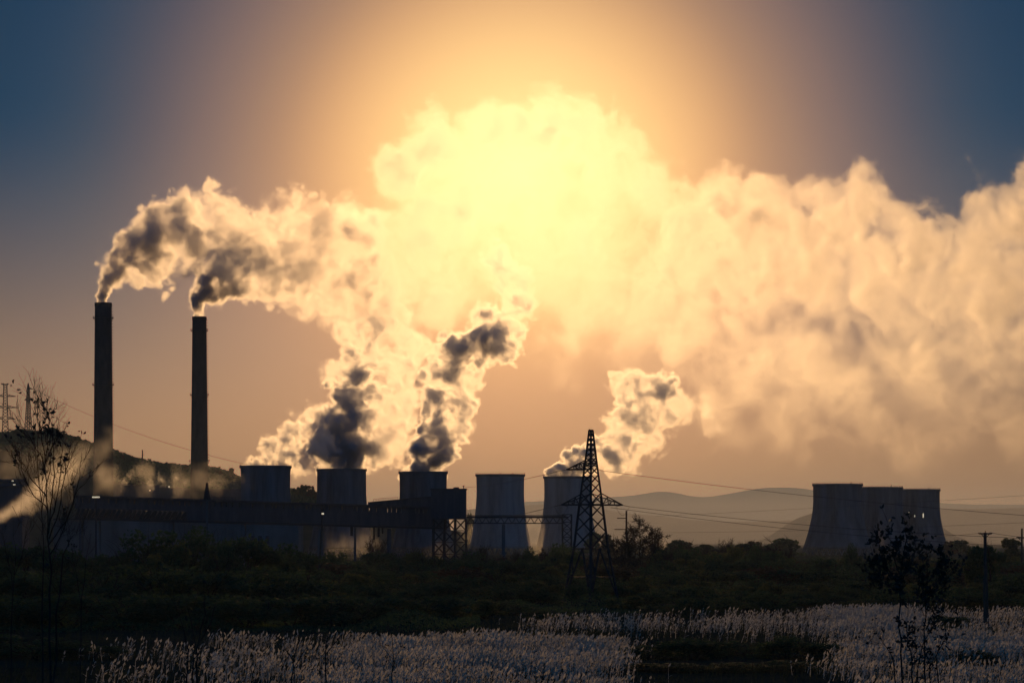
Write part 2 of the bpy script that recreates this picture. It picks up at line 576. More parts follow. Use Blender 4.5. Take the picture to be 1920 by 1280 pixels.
for lx in (legs[0][0], legs[4][0], legs[6][0]):
    for k in range(4):
        Geo().beam((lx, 1461.5, zb * k / 4), (lx, 1480.5, zb * (k + 1) / 4), .4).build('brace', M_steel, e)

e = empty('inclined_gallery', (W(745, HZ, 1510).x, 1510, 0), 'short sloping gallery with roof railing climbing right to the square block', 'gallery')
slanted(Geo(), 690, 941.5, 952, 808, 931, 955, 1512, 9).build('gallery_wall', M_clad, e)
slanted(Geo(), 690, 940.7, 941.4, 808, 930.2, 930.9, 1511, 11).build('roof', M_roof, e)
rg = Geo()
for x in np.arange(700, 748, 3.2):
    yy = 940.7 - (x - 690) * 10.5 / 118
    a = W(x, yy, 1514)
    rg.beam(a, a + Vector((0, 0, 1.3 + .5 * rnd.random())), .14)
rg.beam(W(700, 935.5, 1514), W(747, 931.3, 1514), .12)
rg.build('railing', M_steel, e)

# low hall under the gallery
e = empty('long_hall', (W(400, HZ, 1750).x, 1750, 0), 'long pale walled hall seen under the conveyor gallery', 'hall')
for k, (x0_, x1_) in enumerate(((100, 262), (262, 422), (422, 560))):
    a, b = W(x0_, 1040, 1750), W(x1_, 974 + k * 3.4, 1750)
    Geo().box((a.x + .1, 1750, 0), (b.x - .1, 1790, b.z)).build('wall', M_wall, e)
    Geo().box((a.x + .05, 1749.4, b.z), (b.x - .05, 1790.5, b.z + .8)).build('roof', M_roof, e)
for x, w_ in ((470, 7), (484, 7), (498, 7)):
    a, b = W(x, 1020, 1750), W(x + w_, 1004, 1750)
    Geo().box((a.x, 1749.7, a.z), (b.x, 1749.95, b.z)).build('window', M_clad, e)
for x, yb_, w_ in ((657, 1004, 5), (700, 1012, 3), (708, 1006, 4), (716, 1000, 3)):
    a, b = W(x, yb_, DG + 4), W(x + w_, gy_(x) + 41, DG + 4)
    Geo().box((a.x, DG + 3, a.z), (b.x, DG + 5, b.z)).build('hopper', M_steel, GAL)

# turbine hall between the chimneys
e = empty('turbine_hall', (W(290, HZ, 2500).x, 2500, 0), 'big flat roofed plant building with small roof vents between the chimneys', 'plant building')
for x0_, y0_, x1_ in ((205, 908, 232), (232, 911, 300), (300, 916, 345), (345, 918, 470)):
    a, b = W(x0_, HZ, 2500), W(x1_, y0_, 2500)
    Geo().box((a.x + .1, 2500, 0), (b.x - .1, 2560, b.z)).build('wall', M_clad, e)
    Geo().box((a.x + .1, 2499, b.z), (b.x - .1, 2561, b.z + .9)).build('roof', M_roof, e)
for x, y0_, y1_, w_ in ((230, 904, 911, 1.5), (269, 903, 915, 1.2), (247, 908, 911, 4), (285, 909, 917, 5), (313, 911, 918, 5), (332, 912, 919, 3.5), (262, 910, 916, 3)):
    a, b = W(x - w_ / 2, y1_ + 3, 2515), W(x + w_ / 2, y0_, 2515)
    Geo().box((a.x, 2515, a.z), (b.x, 2519, b.z)).build('roof_vent', M_clad, e)
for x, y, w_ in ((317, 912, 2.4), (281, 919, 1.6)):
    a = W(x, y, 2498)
    Geo().box((a.x - w_ * .25, 2496.5, a.z - w_ * .2), (a.x + w_ * .25, 2498.5, a.z + w_ * .2)).build('lamp', M_lamp_glint, e)
e = empty('coal_shed', (W(10, HZ, 1650).x, 1650, 0), 'dark low shed with lit lamps at the left edge under the hill', 'shed')
for x0_, y0_, x1_, dd in ((-80, 912, 42, 0), (-40, 903, 38, 26)):
    a, b = W(x0_, HZ, 1650 + dd), W(x1_, y0_, 1650 + dd)
    Geo().box((a.x, 1650 + dd, 0), (b.x, 1674 + dd, b.z)).build('wall', M_clad, e)
    Geo().add([(a.x - .5, 1649 + dd, b.z), (b.x + .5, 1649 + dd, b.z), (b.x + .5, 1675 + dd, b.z), (a.x - .5, 1675 + dd, b.z), (a.x, 1662 + dd, b.z + 2.0), (b.x, 1662 + dd, b.z + 2.0)],
              [(0, 1, 5, 4), (2, 3, 4, 5), (1, 2, 5), (3, 0, 4), (3, 2, 1, 0)]).build('roof', M_roof, e)
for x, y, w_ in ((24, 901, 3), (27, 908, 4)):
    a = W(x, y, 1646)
    Geo().box((a.x - w_ * .16, 1645, a.z - .25), (a.x + w_ * .16, 1646, a.z + .25)).build('lamp', M_lamp_glint, e)

# pipe bridge right of the block
DP = 1400
e = empty('pipe_bridge', (W(970, HZ, DP).x, DP, 0), 'thin lattice pipe bridge in front of the idle grey cooling tower', 'pipe bridge')
for yy, dz in ((DP, 0), (DP + 4, 0)):
    Geo().beam(W(874, 969.5, yy), W(1066, 969.5, yy), .75).build('top_chord', M_steel, e)
    Geo().beam(W(874, 980.5, yy), W(1056, 980.5, yy), .5).build('bottom_chord', M_steel, e)
    x = 876.0
    while x < 1050:
        Geo().beam(W(x, 980.5, yy), W(x + 7, 969.5, yy), .38).build('brace', M_steel, e)
        Geo().beam(W(x + 7, 969.5, yy), W(x + 14, 980.5, yy), .38).build('brace', M_steel, e)
        x += 14
Geo().beam(W(874, 966, DP + 2), W(1062, 966, DP + 2), .45, n=8).build('pipe', M_steel, e)
Geo().beam(W(880, 967.6, DP + 1), W(1062, 967.6, DP + 1), .3, n=8).build('pipe', M_steel, e)
a = W(944, 982, DP)
Geo().box((a.x - .9, DP + .6, 0), (a.x + .9, DP + 3.4, a.z)).build('post', M_conc_dark, e)


def lattice_mast(name, label, cat, x, ytop, w0, w1, d, levels, mt=.3, group=None, sep=True):
    s = d / F
    c = P(x, HZ, d); c.z = 0
    h = CAMZ + (HZ - ytop) * s
    e = empty(name, c, label, cat, group)
    r0, r1 = w0 / 2 * s, w1 / 2 * s
    cor = lambda i, t: Vector((c.x + (r0 + (r1 - r0) * t) * (1, 1, -1, -1)[i], c.y + (r0 + (r1 - r0) * t) * (1, -1, -1, 1)[i], h * t))
    for i in range(4):
        Geo().beam(cor(i, 0), cor(i, 1), mt).build('leg', M_steel, e)
    g_ = Geo()
    for k in range(levels):
        t0, t1 = k / levels, (k + 1) / levels
        for i in range(4):
            j = (i + 1) % 4
            for p, q in ((cor(i, t0), cor(j, t1)), (cor(j, t0), cor(i, t1)), (cor(i, t1), cor(j, t1))):
                if sep: Geo().beam(p, q, mt * .6).build('brace', M_steel, e)
                else: g_.beam(p, q, mt * .6)
    if not sep:
        tag(g_.build('bracing', M_steel, e), kind='stuff')
    return e, c, h


lattice_mast('lattice_support', 'lattice support tower carrying the right end of the pipe bridge', 'support tower', 1063, 964, 16, 17, DP + 2, 7, .55)


# ------------------------------------------------------------------ poles and masts
def pole(name, label, cat, x, ytop, d, w_, parts=(), xb=None, base_z=0, m=None):
    c = P(xb if xb is not None else x, HZ, d); c.z = base_z
    tpt = P(x, ytop, d)
    e = empty(name, c, label, cat)
    Geo().beam(c, tpt, w_, w_ * .7, n=8).build('shaft', m or M_steel, e)
    for nm, g_, mm in parts:
        g_.build(nm, mm, e)
    return e


d = 1380
t = P(180, 931, d)
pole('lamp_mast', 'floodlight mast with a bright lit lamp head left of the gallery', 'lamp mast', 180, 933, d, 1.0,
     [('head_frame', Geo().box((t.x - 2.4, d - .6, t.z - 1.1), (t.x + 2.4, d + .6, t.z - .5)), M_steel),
      ('lamp', Geo().box((t.x - 1.9, d - .5, t.z - .45), (t.x - .1, d + .5, t.z + .15)), M_lamp_glint),
      ('lamp', Geo().box((t.x + .1, d - .5, t.z - .45), (t.x + 1.8, d + .5, t.z + .15)), M_lamp_glint)])
d = 900
t = P(388, 905, d)
g_ = Geo().beam(P(388, 905, d), P(388, 918, d), .5, .9).beam(P(388, 918, d), P(388, 936, d), 1.0, 1.7)
pole('concrete_pole', 'black tapering pole with a pointed finial in front of the gallery', 'pole', 388, 920, d, 1.0, [('cap', g_, M_steel)], m=M_conc_dark)
d = 850
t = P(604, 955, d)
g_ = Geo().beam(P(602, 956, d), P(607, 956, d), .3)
g2 = Geo().box((t.x - .1, d - .5, P(0, 964, d).z), (t.x + .55, d, P(0, 961, d).z))  # glint on the pole, added as a glowing box
pole('leaning_pole', 'leaning dark pole with an added glowing glint in front of the gallery', 'pole', 605, 952, d, .75, [('crossbar', g_, M_steel), ('lamp', g2, M_lamp_glint)], xb=597, m=M_wood)  # the 'lamp' part is the added glint, not a lamp
d = 2950
z0 = P(267, 868, d)
e = empty('antenna_mast', P(267, 880, d), 'thin antenna mast standing alone on the hill crest', 'antenna')
Geo().beam(P(267, 880, d), P(267, 843, d), 1.3, .9).build('shaft', M_steel, e)
for y in (852, 860):
    Geo().beam(P(267, y, d), P(270.5, y, d), .7).build('bracket', M_steel, e)

# wooden pole with brace legs on the right
d = 449
e = empty('utility_pole', P(1848, 1175, d), 'dark wooden utility pole with crossarm and insulators on the right', 'utility pole')
Geo().beam(P(1849, 1178, d), P(1847, 998, d), .78, .52, n=8).build('shaft', M_wood, e)
q = P(1843, 1178, d); q.y -= 1.6
Geo().beam(q, P(1845.5, 1085, d), .42, .4, n=8).build('leg', M_wood, e)
q = P(1855, 1178, d); q.y += 1.2
Geo().beam(q, P(1849.5, 1085, d), .42, .4, n=8).build('leg', M_wood, e)
Geo().beam(P(1836, 1000, d), P(1859, 1000, d), .24).build('crossarm', M_wood, e)
Geo().beam(P(1840, 1000.6, d), P(1846, 1008, d), .12).beam(P(1855, 1000.6, d), P(1848, 1008, d), .12).build('arm_brace', M_steel, e)
for x in (1835, 1838.5, 1847.5, 1856, 1859.5):
    top_ = 997.5 if x != 1847.5 else 994.5
    Geo().beam(P(x, top_ + 3, d), P(x, top_, d), .22, .1, n=8).build('insulator', M_ins, e)
d = 980
e = empty('utility_pole', P(1917, 1060, d), 'distant thin pole with crossarms cut by the right picture edge', 'utility pole')
Geo().beam(P(1916, 1060, d), P(1916, 990, d), .5).build('shaft', M_wood, e)
Geo().beam(P(1906, 1007, d), P(1935, 1007, d), .35).build('crossarm', M_wood, e)
Geo().beam(P(1908, 1007.5, d), P(1916, 1013, d), .2).build('arm_brace', M_steel, e)
e = empty('utility_pole', P(1174, 1045, 1000), 'thin pole with three short crossarms beside the big bare tree', 'utility pole')
Geo().beam(P(1174.5, 1045, 1000), P(1174.5, 957, 1000), .45).build('shaft', M_wood, e)
for y, a, b in ((971, 1157, 1175), (992, 1152, 1176)):
    Geo().beam(P(a, y, 1000), P(b, y, 1000), .3).build('crossarm', M_wood, e)


# ------------------------------------------------------------------ pylons
def pylon(name, label, cx_, d, stations, rot, arms, mt, group=None, sep=True, zbase=0.0):
    """stations: (picture y, visible width). A square tower turned by rot degrees."""
    s = d / F
    c = P(cx_, HZ, d); c.z = zbase
    e = empty(name, c, label, 'pylon', group)
    ca, sa = math.cos(R(rot)), math.sin(R(rot))
    k = abs(ca) + abs(sa)
    st = [((CAMZ + (HZ - y) * s), w_ / 2 * s / k) for y, w_ in stations]
    st[0] = (zbase, st[0][1])
    def cor(i, z):
        r = np.interp(z, [q[0] for q in st], [q[1] for q in st])
        u, v = ((1, 1), (1, -1), (-1, -1), (-1, 1))[i]
        return Vector((c.x + r * (u * ca - v * sa), c.y + r * (u * sa + v * ca), z))
    for i in range(4):
        for a, b in zip(st[:-1], st[1:]):
            Geo().beam(cor(i, a[0]), cor(i, b[0]), mt * (1.0 if a[0] < st[-1][0] * .5 else .8)).build('leg', M_steel, e)
    g_ = Geo()
    def brace(p, q, w_):
        if sep: Geo().beam(p, q, w_).build('brace', M_steel, e)
        else: g_.beam(p, q, w_)
    z = st[0][0]
    first = True
    while z < st[-1][0] - .3:
        r = np.interp(z, [q[0] for q in st], [q[1] for q in st])
        step = max(1.4 * r, 1.2)
        if first and sep:
            z1 = st[1][0]
        else:
            z1 = min(z + step, st[-1][0])
        for q in st[1:]:
            if z + .2 < q[0] < z1: z1 = q[0]
        for i in range(4):
            j = (i + 1) % 4
            if first and sep:
                m_ = (cor(i, z1) + cor(j, z1)) / 2
                mid_i, mid_j = cor(i, z1 * .45), cor(j, z1 * .45)
                brace(cor(i, z), m_, mt * .7); brace(cor(j, z), m_, mt * .7)
                brace(mid_i, mid_j, mt * .5)
                brace(cor(i, z1 * .45), (cor(i, z) + m_) / 2, mt * .5); brace(cor(j, z1 * .45), (cor(j, z) + m_) / 2, mt * .5)
                brace((cor(i, z) + m_) / 2, cor(i, z1 * .85), mt * .45); brace((cor(j, z) + m_) / 2, cor(j, z1 * .85), mt * .45)
                brace(cor(i, z1), cor(j, z1), mt * .7)
            else:
                brace(cor(i, z), cor(j, z1), mt * .5); brace(cor(j, z), cor(i, z1), mt * .5)
                if min(abs(z1 - q[0]) for q in st) < .1: brace(cor(i, z1), cor(j, z1), mt * .6)
        first = False
        z = z1
    if not sep:
        tag(g_.build('bracing', M_steel, e), kind='stuff')
    tips = []
    for y, xt, yup, ang_ in arms:
        z = CAMZ + (HZ - y) * s
        zu = CAMZ + (HZ - yup) * s
        L_ = (xt - cx_) * s / math.cos(R(ang_))
        tip = Vector((c.x + L_ * math.cos(R(ang_)), c.y + L_ * math.sin(R(ang_)), z))
        cs = sorted([cor(i, z) for i in range(4)], key=lambda p: (p - tip).length)[:2]
        cu = sorted([cor(i, zu) for i in range(4)], key=lambda p: (p - tip).length)[:2]
        a_ = Geo()
        for p in cs: a_.beam(p, tip, mt * .9)
        for p in cu: a_.beam(p, tip, mt * .55)
        for f in (.3, .6):
            l0, l1 = cs[0].lerp(tip, f), cs[1].lerp(tip, f)
            u0, u1 = cu[0].lerp(tip, f), cu[1].lerp(tip, f)
            a_.beam(l0, l1, mt * .4).beam(l0, u0, mt * .4).beam(l1, u1, mt * .4).beam(cs[0].lerp(tip, f - .3), u0, mt * .4).beam(cs[1].lerp(tip, f - .3), u1, mt * .4)
        a_.build('crossarm', M_steel, e)
        tips.append(tip)
    return e, c, tips


e, c, tips = pylon('pylon', 'tall dark lattice pylon standing in the shrubs in front of a cooling tower', 1108, 644,
                   [(1128, 102), (1028, 64), (945, 43), (868, 22), (806, 7)], 42,
                   [(946, 1052, 926, 12), (946, 1168, 924, 12), (880, 1062, 862, 12)], .42)
Geo().beam(P(1104.2, 806, 644), P(1106.4, 806, 644), .5).build('cap', M_steel, e)
for tp in tips[:3]:
    for sx in (-1, 1):
        g_ = Geo()
        for k in range(6):
            a = tp + Vector((sx * (.2 + k * .24), 0, -.1 - k * .05))
            g_.beam(a, a + Vector((sx * .12, 0, -.02)), .26, .16, n=8)
        g_.beam(tp, tp + Vector((sx * 1.7, 0, -.4)), .07)
        g_.build('insulator', M_ins, e)
    g_ = Geo()
    for k in range(8):
        f0, f1 = k / 8, (k + 1) / 8
        q = lambda f: tp + Vector((-1.7 + 3.4 * f, 0, -.4 - 2.2 * math.sin(math.pi * f)))
        g_.beam(q(f0), q(f1), .06)
    g_.build('jumper_cable', M_wire, e)
PT = tips

e1, c1, t1 = pylon('hill_pylon', 'hilltop pylon at the left edge with flat top and three wide crossarms', 10, 2900,
                   [(822, 17), (790, 11), (720, 7)], 10,
                   [(743, -12, 739, 0), (743, 30, 739, 0), (764, -16, 760, 0), (764, 33, 760, 0), (785, -12, 781, 0), (785, 29, 781, 0), (719, 2, 722, 0), (719, 16, 722, 0)], .75, 'pylons on the hilltop', False, 100)
e2, c2, t2 = pylon('hill_pylon', 'pointed hilltop pylon standing right of the three-armed one', 53, 2900,
                   [(822, 22), (783, 11), (752, 7), (728, 5), (718, 1)], 40,
                   [(729, 62, 726, 0), (750, 46, 745, 0), (750, 60, 745, 0)], .62, 'pylons on the hilltop', False, 100)


# ------------------------------------------------------------------ cables
def cable(p, q, sag, r, label, n=24, group='overhead cables'):
    p, q = Vector(p), Vector(q)
    pts = [p.lerp(q, i / n) - Vector((0, 0, sag * 4 * (i / n) * (1 - i / n))) for i in range(n + 1)]
    v, f = [], []
    for a in pts:
        for k in range(4):
            v.append(a + Vector((0, math.cos(k * math.pi / 2) * r, math.sin(k * math.pi / 2) * r)))
    for i in range(n):
        for k in range(4):
            f.append((i * 4 + k, i * 4 + (k + 1) % 4, i * 4 + 4 + (k + 1) % 4, i * 4 + 4 + k))
    o = mesh_obj('cable', [a - p for a in v], f, M_wire)
    o.location = p
    tag(o, label, 'cable', group)
    return o


cable(P(1115, 880, 644), P(2100, 978, 600), 1.2, .05, 'highest cable running right from the top of the big pylon')
cable(PT[1] + Vector((1.7, 0, -.4)), P(2100, 1014, 600), 1.5, .05, 'middle cable running right from the lower crossarm of the big pylon')
cable(P(1145, 951, 646), P(2100, 1033, 640), 1.6, .05, 'lowest cable running right from the lower crossarm of the big pylon')
cable(PT[2] + Vector((-1.7, 0, -.4)), P(869, 913, 1463), 1.0, .06, 'cable from the upper crossarm of the big pylon to the square block')
cable(PT[0] + Vector((-1.7, 0, -.4)), P(874, 971, 1400), 1.5, .06, 'cable from the lower left crossarm of the big pylon to the pipe bridge')
cable(P(1230, 967, 1500), P(1990, 924, 1100), .5, .045, 'far cable rising rightwards past the right cooling towers')
cable(P(1230, 998, 1400), P(1990, 976, 1000), 1.0, .04, 'faint low cable rising rightwards across the right cooling towers')
cable(P(1700, 1005, 700), P(1839, 999, 449), .3, .03, 'thin cable reaching the left end of the wooden pole crossarm')
cable(P(1856, 998, 449), P(2000, 1010, 420), .3, .03, 'thin cable leaving the wooden pole crossarm to the right')
cable(t2[0], P(470, 872, 2600), 8, .16, 'long thin cable coming down from the pointed hilltop pylon')
cable(t1[5], t2[1], 2, .15, 'short cable strung between the two hilltop pylons')


# ------------------------------------------------------------------ vegetation
def leaf_cloud(rs_, centers, radii, n, size, flat=.8):
    """n small quads spread in clumps through ellipsoids"""
    ci = rs_.choice(len(centers), n, p=np.array(radii) ** 2 / np.sum(np.array(radii) ** 2))
    u = rs_.normal(size=(n, 3)); u /= np.linalg.norm(u, axis=1)[:, None]
    rad = rs_.rand(n, 1) ** .45
    c = np.array(centers)[ci] + u * rad * np.array(radii)[ci][:, None] * np.array([1, 1, flat])
    a = rs_.normal(size=(n, 3)); a /= np.linalg.norm(a, axis=1)[:, None]
    b = np.cross(a, rs_.normal(size=(n, 3))); b /= np.linalg.norm(b, axis=1)[:, None]
    s1 = size * (.5 + rs_.rand(n, 1)); s2 = s1 * .55
    v = np.stack([c - a * s1, c - b * s2, c + a * s1, c + b * s2], 1).reshape(-1, 3)
    return v, np.arange(4 * n).reshape(n, 4)


def branches(rs_, base, d0, length, rad, depth, segs, out, spread=.5, kids=3, up=.15, tips=None, wander=.18):
    p = np.array(base, float); d = np.array(d0, float); d /= np.linalg.norm(d)
    path = [p.copy()]; rr = [rad]
    for i in range(segs):
        d = d + rs_.normal(size=3) * wander + np.array([0, 0, up * .3]); d /= np.linalg.norm(d)
        p = p + d * length / segs
        path.append(p.copy()); rr.append(rad * (1 - .55 * (i + 1) / segs))
    out.append((path, rr))
    if depth == 0:
        if tips is not None: tips.append((path[-1], d.copy())); tips.append((path[-2], d.copy()))
        return
    for k in range(kids):
        t = .3 + .7 * (k + rs_.rand()) / kids
        i = min(segs, max(1, int(t * segs)))
        nd = d + rs_.normal(size=3) * spread + np.array([0, 0, up])
        branches(rs_, path[i], nd, length * (.5 + .3 * rs_.rand()), rr[i] * .65, depth - 1, max(2, segs - 1), out, spread, kids, up, tips, wander)
    branches(rs_, path[-1], d + rs_.normal(size=3) * spread * .4, length * .6, rr[-1] * .9, depth - 1, max(2, segs - 1), out, spread, kids, up, tips, wander)


def tubes(paths, n=3, minr=0.0):
    V, Fc = [], []
    o = 0
    for path, rr in paths:
        for i, p in enumerate(path):
            dd = (path[min(i + 1, len(path) - 1)] - path[max(i - 1, 0)]); dd = dd / (np.linalg.norm(dd) + 1e-9)
            a = np.cross(dd, [.3, 1, .2]); a /= np.linalg.norm(a) + 1e-9
            b = np.cross(dd, a)
            r = max(rr[i], minr)
            for k in range(n):
                t = 2 * math.pi * k / n
                V.append(p + a * math.cos(t) * r + b * math.sin(t) * r)
        for i in range(len(path) - 1):
            for k in range(n):
                Fc.append((o + i * n + k, o + i * n + (k + 1) % n, o + (i + 1) * n + (k + 1) % n, o + (i + 1) * n + k))
        o += len(path) * n
    return np.array(V), np.array(Fc)


def me_from(name, v, f, m):
    o = fast_mesh(name, v, f, m)
    me = o.data
    bpy.data.objects.remove(o)
    return me


def bush_meshes(seed, m, h=1.0, n=2600, size=.035, dome=True):
    """unit bush: height 1, about 1.3 wide; returns crown mesh and stems mesh"""
    r_ = np.random.RandomState(seed)
    cs, rd = [], []
    for i in range(20):
        a = r_.rand() * 6.28; q = r_.rand() ** .6 * .5
        z = .08 + (.78 - 1.1 * q * q) * r_.rand() ** .7
        cs.append((math.cos(a) * q, math.sin(a) * q, z)); rd.append(.13 + .12 * r_.rand())
    v, f = leaf_cloud(r_, cs, rd, n, size)
    st, tips = [], []
    for i in range(6):
        a = r_.rand() * 6.28
        branches(r_, (math.cos(a) * .06, math.sin(a) * .06, 0), (math.cos(a) * .6, math.sin(a) * .6, 1.2), .55, .014, 2, 4, st, .45, 2, .2, tips)
    tv, tf = tubes(st)
    # twigs with leaves poking out of the top for a ragged outline
    return me_from('crown', v, f, m), me_from('stems', tv, tf, M_bark)


BUSH = [bush_meshes(21, M_leaf), bush_meshes(22, M_leaf, n=2200), bush_meshes(23, M_leaf2, n=2400), bush_meshes(24, M_leaf3, n=1800), bush_meshes(25, M_leaf, n=3000, size=.028)]


def plant(name, x, ybase, ytop, d, wx, variant, label, cat, group=None, z=None, lib=None):
    """stand a unit plant so that its top shows at picture row ytop"""
    cr, stm = (lib or BUSH)[variant % len(lib or BUSH)]
    c = P(x, HZ, d)
    c.z = float(ground_z(c.x, d)) if z is None else z
    h = CAMZ - (ytop - HZ) * d / F - c.z
    e = empty(name, c, label, cat, group)
    w_ = wx * d / F
    rot = random.random() * 6.28
    for nm, me in ((cr.name.split('.')[0], cr), (stm.name.split('.')[0], stm)):
        if me is None: continue
        o = link(nm, me, e)
        o.scale = (w_ / 1.1, w_ / 1.1, h)
        o.rotation_euler = (0, 0, rot)
        if nm == 'twigs': tag(o, kind='stuff')
    return e


# shrub belt: (x, top row, distance, width, variant)
rb_ = random.Random(12)
belt = []
# left dark mass of tall bushes, from far to near
for x, yt, d, w_, v in [(205, 1030, 900, 90, 0), (290, 982, 760, 120, 1), (375, 972, 740, 120, 4), (455, 986, 720, 110, 0), (330, 1004, 700, 80, 2), (425, 1002, 700, 70, 1), (520, 1008, 760, 90, 1), (560, 1020, 800, 80, 0),
                        (30, 1005, 800, 120, 0), (120, 1020, 760, 110, 1), (-20, 1040, 640, 120, 4), (60, 1062, 560, 150, 0), (170, 1055, 540, 150, 4), (270, 1048, 560, 150, 1),
                        (370, 1050, 520, 160, 0), (470, 1050, 540, 150, 4), (560, 1060, 560, 140, 1), (640, 1066, 600, 120, 2), (20, 1110, 440, 170, 4), (130, 1100, 450, 170, 0),
                        (240, 1105, 440, 160, 4), (350, 1100, 450, 170, 0), (455, 1108, 440, 160, 4), (550, 1105, 450, 160, 0), (640, 1110, 460, 140, 1), (710, 1108, 480, 120, 0),
                        (770, 1118, 480, 100, 2), (830, 1112, 500, 110, 1), (900, 1118, 500, 100, 2), (960, 1124, 520, 90, 4), (-40, 1180, 340, 170, 0), (70, 1190, 330, 150, 4), (160, 1205, 330, 120, 0)]:
    belt.append((x, yt, d, w_, v))
# middle and right belt
x = 600
while x < 1960:
    for d, yt, sp in ((1150, 1040, 0), (930, 1047, 10), (800, 1058, 20), (700, 1075, 5), (640, 1092, 15)):
        if d == 640 and 1050 < x < 1160: continue
        w_ = rb_.uniform(60, 105)
        belt.append((x + sp + rb_.uniform(-18, 18), yt + rb_.uniform(-7, 9) + (10 if d < 720 and x > 1300 else 0), d + rb_.uniform(-40, 40), w_, rb_.choice((0, 1, 4, 2, 3, 0) if d > 750 else (0, 2, 1, 4, 2))))
    x += 58
for k in range(26):
    x = rb_.uniform(620, 1620)
    if 1060 < x < 1150: continue
    belt.append((x, rb_.uniform(1010, 1034), rb_.uniform(950, 1100), rb_.uniform(34, 70), rb_.choice((0, 1, 4, 2))))
# dark bushes standing in the reed field
for x, yt, d, w_, v in [(1010, 1140, 480, 60, 1), (1060, 1146, 470, 70, 0), (1235, 1130, 520, 80, 1), (1310, 1128, 560, 90, 2), (1420, 1124, 560, 90, 1), (1500, 1118, 560, 90, 0), (1560, 1112, 600, 70, 4),
                        (1215, 1205, 330, 100, 4), (1300, 1190, 330, 120, 0), (1390, 1196, 340, 120, 4), (1470, 1186, 330, 110, 1), (1535, 1200, 330, 90, 0), (1250, 1240, 300, 130, 0), (1380, 1238, 300, 140, 4),
                        (1480, 1236, 300, 130, 1), (1580, 1246, 300, 90, 0), (1780, 1150, 440, 90, 0), (1740, 1166, 420, 80, 4), (1880, 1100, 560, 110, 4), (1930, 1060, 640, 110, 0), (1905, 1075, 600, 90, 1),
                        (870, 1244, 300, 60, 1), (700, 1205, 350, 70, 4), (800, 1228, 320, 50, 0), (960, 1238, 310, 56, 1), (1080, 1232, 320, 60, 4), (600, 1222, 330, 70, 0), (480, 1218, 330, 80, 1), (1010, 1180, 400, 50, 0), (880, 1176, 410, 50, 2), (1640, 1178, 390, 60, 0), (1700, 1196, 360, 60, 1), (1640, 1214, 330, 50, 4), (1850, 1176, 400, 50, 1), (1640, 1118, 560, 90, 1), (1720, 1112, 560, 100, 0), (1800, 1110, 560, 90, 1), (1130, 1178, 400, 50, 1), (1820, 1210, 320, 90, 4), (1750, 1238, 300, 110, 0)]:
    belt.append((x, yt, d, w_, v))
for i in range(60):
    x = rb_.uniform(640, 1960) if i < 46 else rb_.uniform(-20, 640)
    d = rb_.uniform(500, 640)
    if 1050 < x < 1165 and d < 630: d = rb_.uniform(650, 700)
    yb_ = HZ + 15 * F / d
    belt.append((x, yb_ - rb_.uniform(26, 50), d, rb_.uniform(50, 90), rb_.choice((0, 1, 2, 4, 1, 2))))
LEAFW = ('dark green', 'dark green', 'olive', 'brown autumn', 'fine leaved dark')


def where(x, d):
    lm = [(0, 'at the left picture edge'), (95, 'by the left bare sapling'), (200, 'below the lamp mast'), (300, 'below the gallery left end'), (388, 'below the black pointed pole'), (500, 'below the leftmost tower'),
          (600, 'beside the leaning pole'), (660, 'below the second tower'), (740, 'left of the transfer tower legs'), (840, 'below the square transfer block'), (940, 'below the idle grey tower'),
          (1030, 'just left of the big pylon'), (1108, 'at the big pylon'), (1200, 'below the big bare tree'), (1290, 'between the two bare trees'), (1370, 'below the forked bare tree'), (1460, 'below the hazy domed tree'),
          (1560, 'below the right tower trio'), (1640, 'left of the leafy sapling'), (1720, 'behind the leafy sapling'), (1790, 'left of the wooden pole'), (1850, 'around the wooden pole'), (1920, 'at the right picture edge')]
    return min(lm, key=lambda q: abs(q[0] - x))[1]


def depthword(d):
    return ('nearest field' if d < 350 else 'near field' if d < 500 else 'front hedge' if d < 680 else 'middle hedge' if d < 860 else 'back hedge')


seen = {}
for x, yt, d, w_, v in sorted(belt, key=lambda b: -b[2]):
    lab = '%s bush in the %s %s' % (LEAFW[v], depthword(d), where(x, d))
    k = seen.get(lab, 0); seen[lab] = k + 1
    lab = lab.replace('in the ', 'in ', 0)
    if k:
        lab = lab.replace('bush', ('taller bush', 'wider bush', 'lower bush', 'ragged bush', 'rounder bush')[(k - 1) % 5], 1)
    plant('bush', x, 0, yt, d, w_ * 1.25, v, lab, 'bush', 'bushes of the dark hedge and field')


# trees on the hill crest and far trees
def leafy_tree_lib(seed, m, n=1800, size=.05):
    r_ = np.random.RandomState(seed)
    cs, rd = [], []
    for i in range(18):
        a = r_.rand() * 6.28; q = r_.rand() ** .5 * .4
        cs.append((math.cos(a) * q, math.sin(a) * q, .22 + r_.rand() ** .8 * .66 - q * .25)); rd.append(.10 + .1 * r_.rand())
    v, f = leaf_cloud(r_, cs, rd, n, size)
    st = []
    branches(r_, (0, 0, 0), (0, 0, 1), .55, .03, 3, 4, st, .55, 3, .2)
    tv, tf = tubes(st)
    return me_from('crown', v, f, m), me_from('trunk', tv, tf, M_bark)


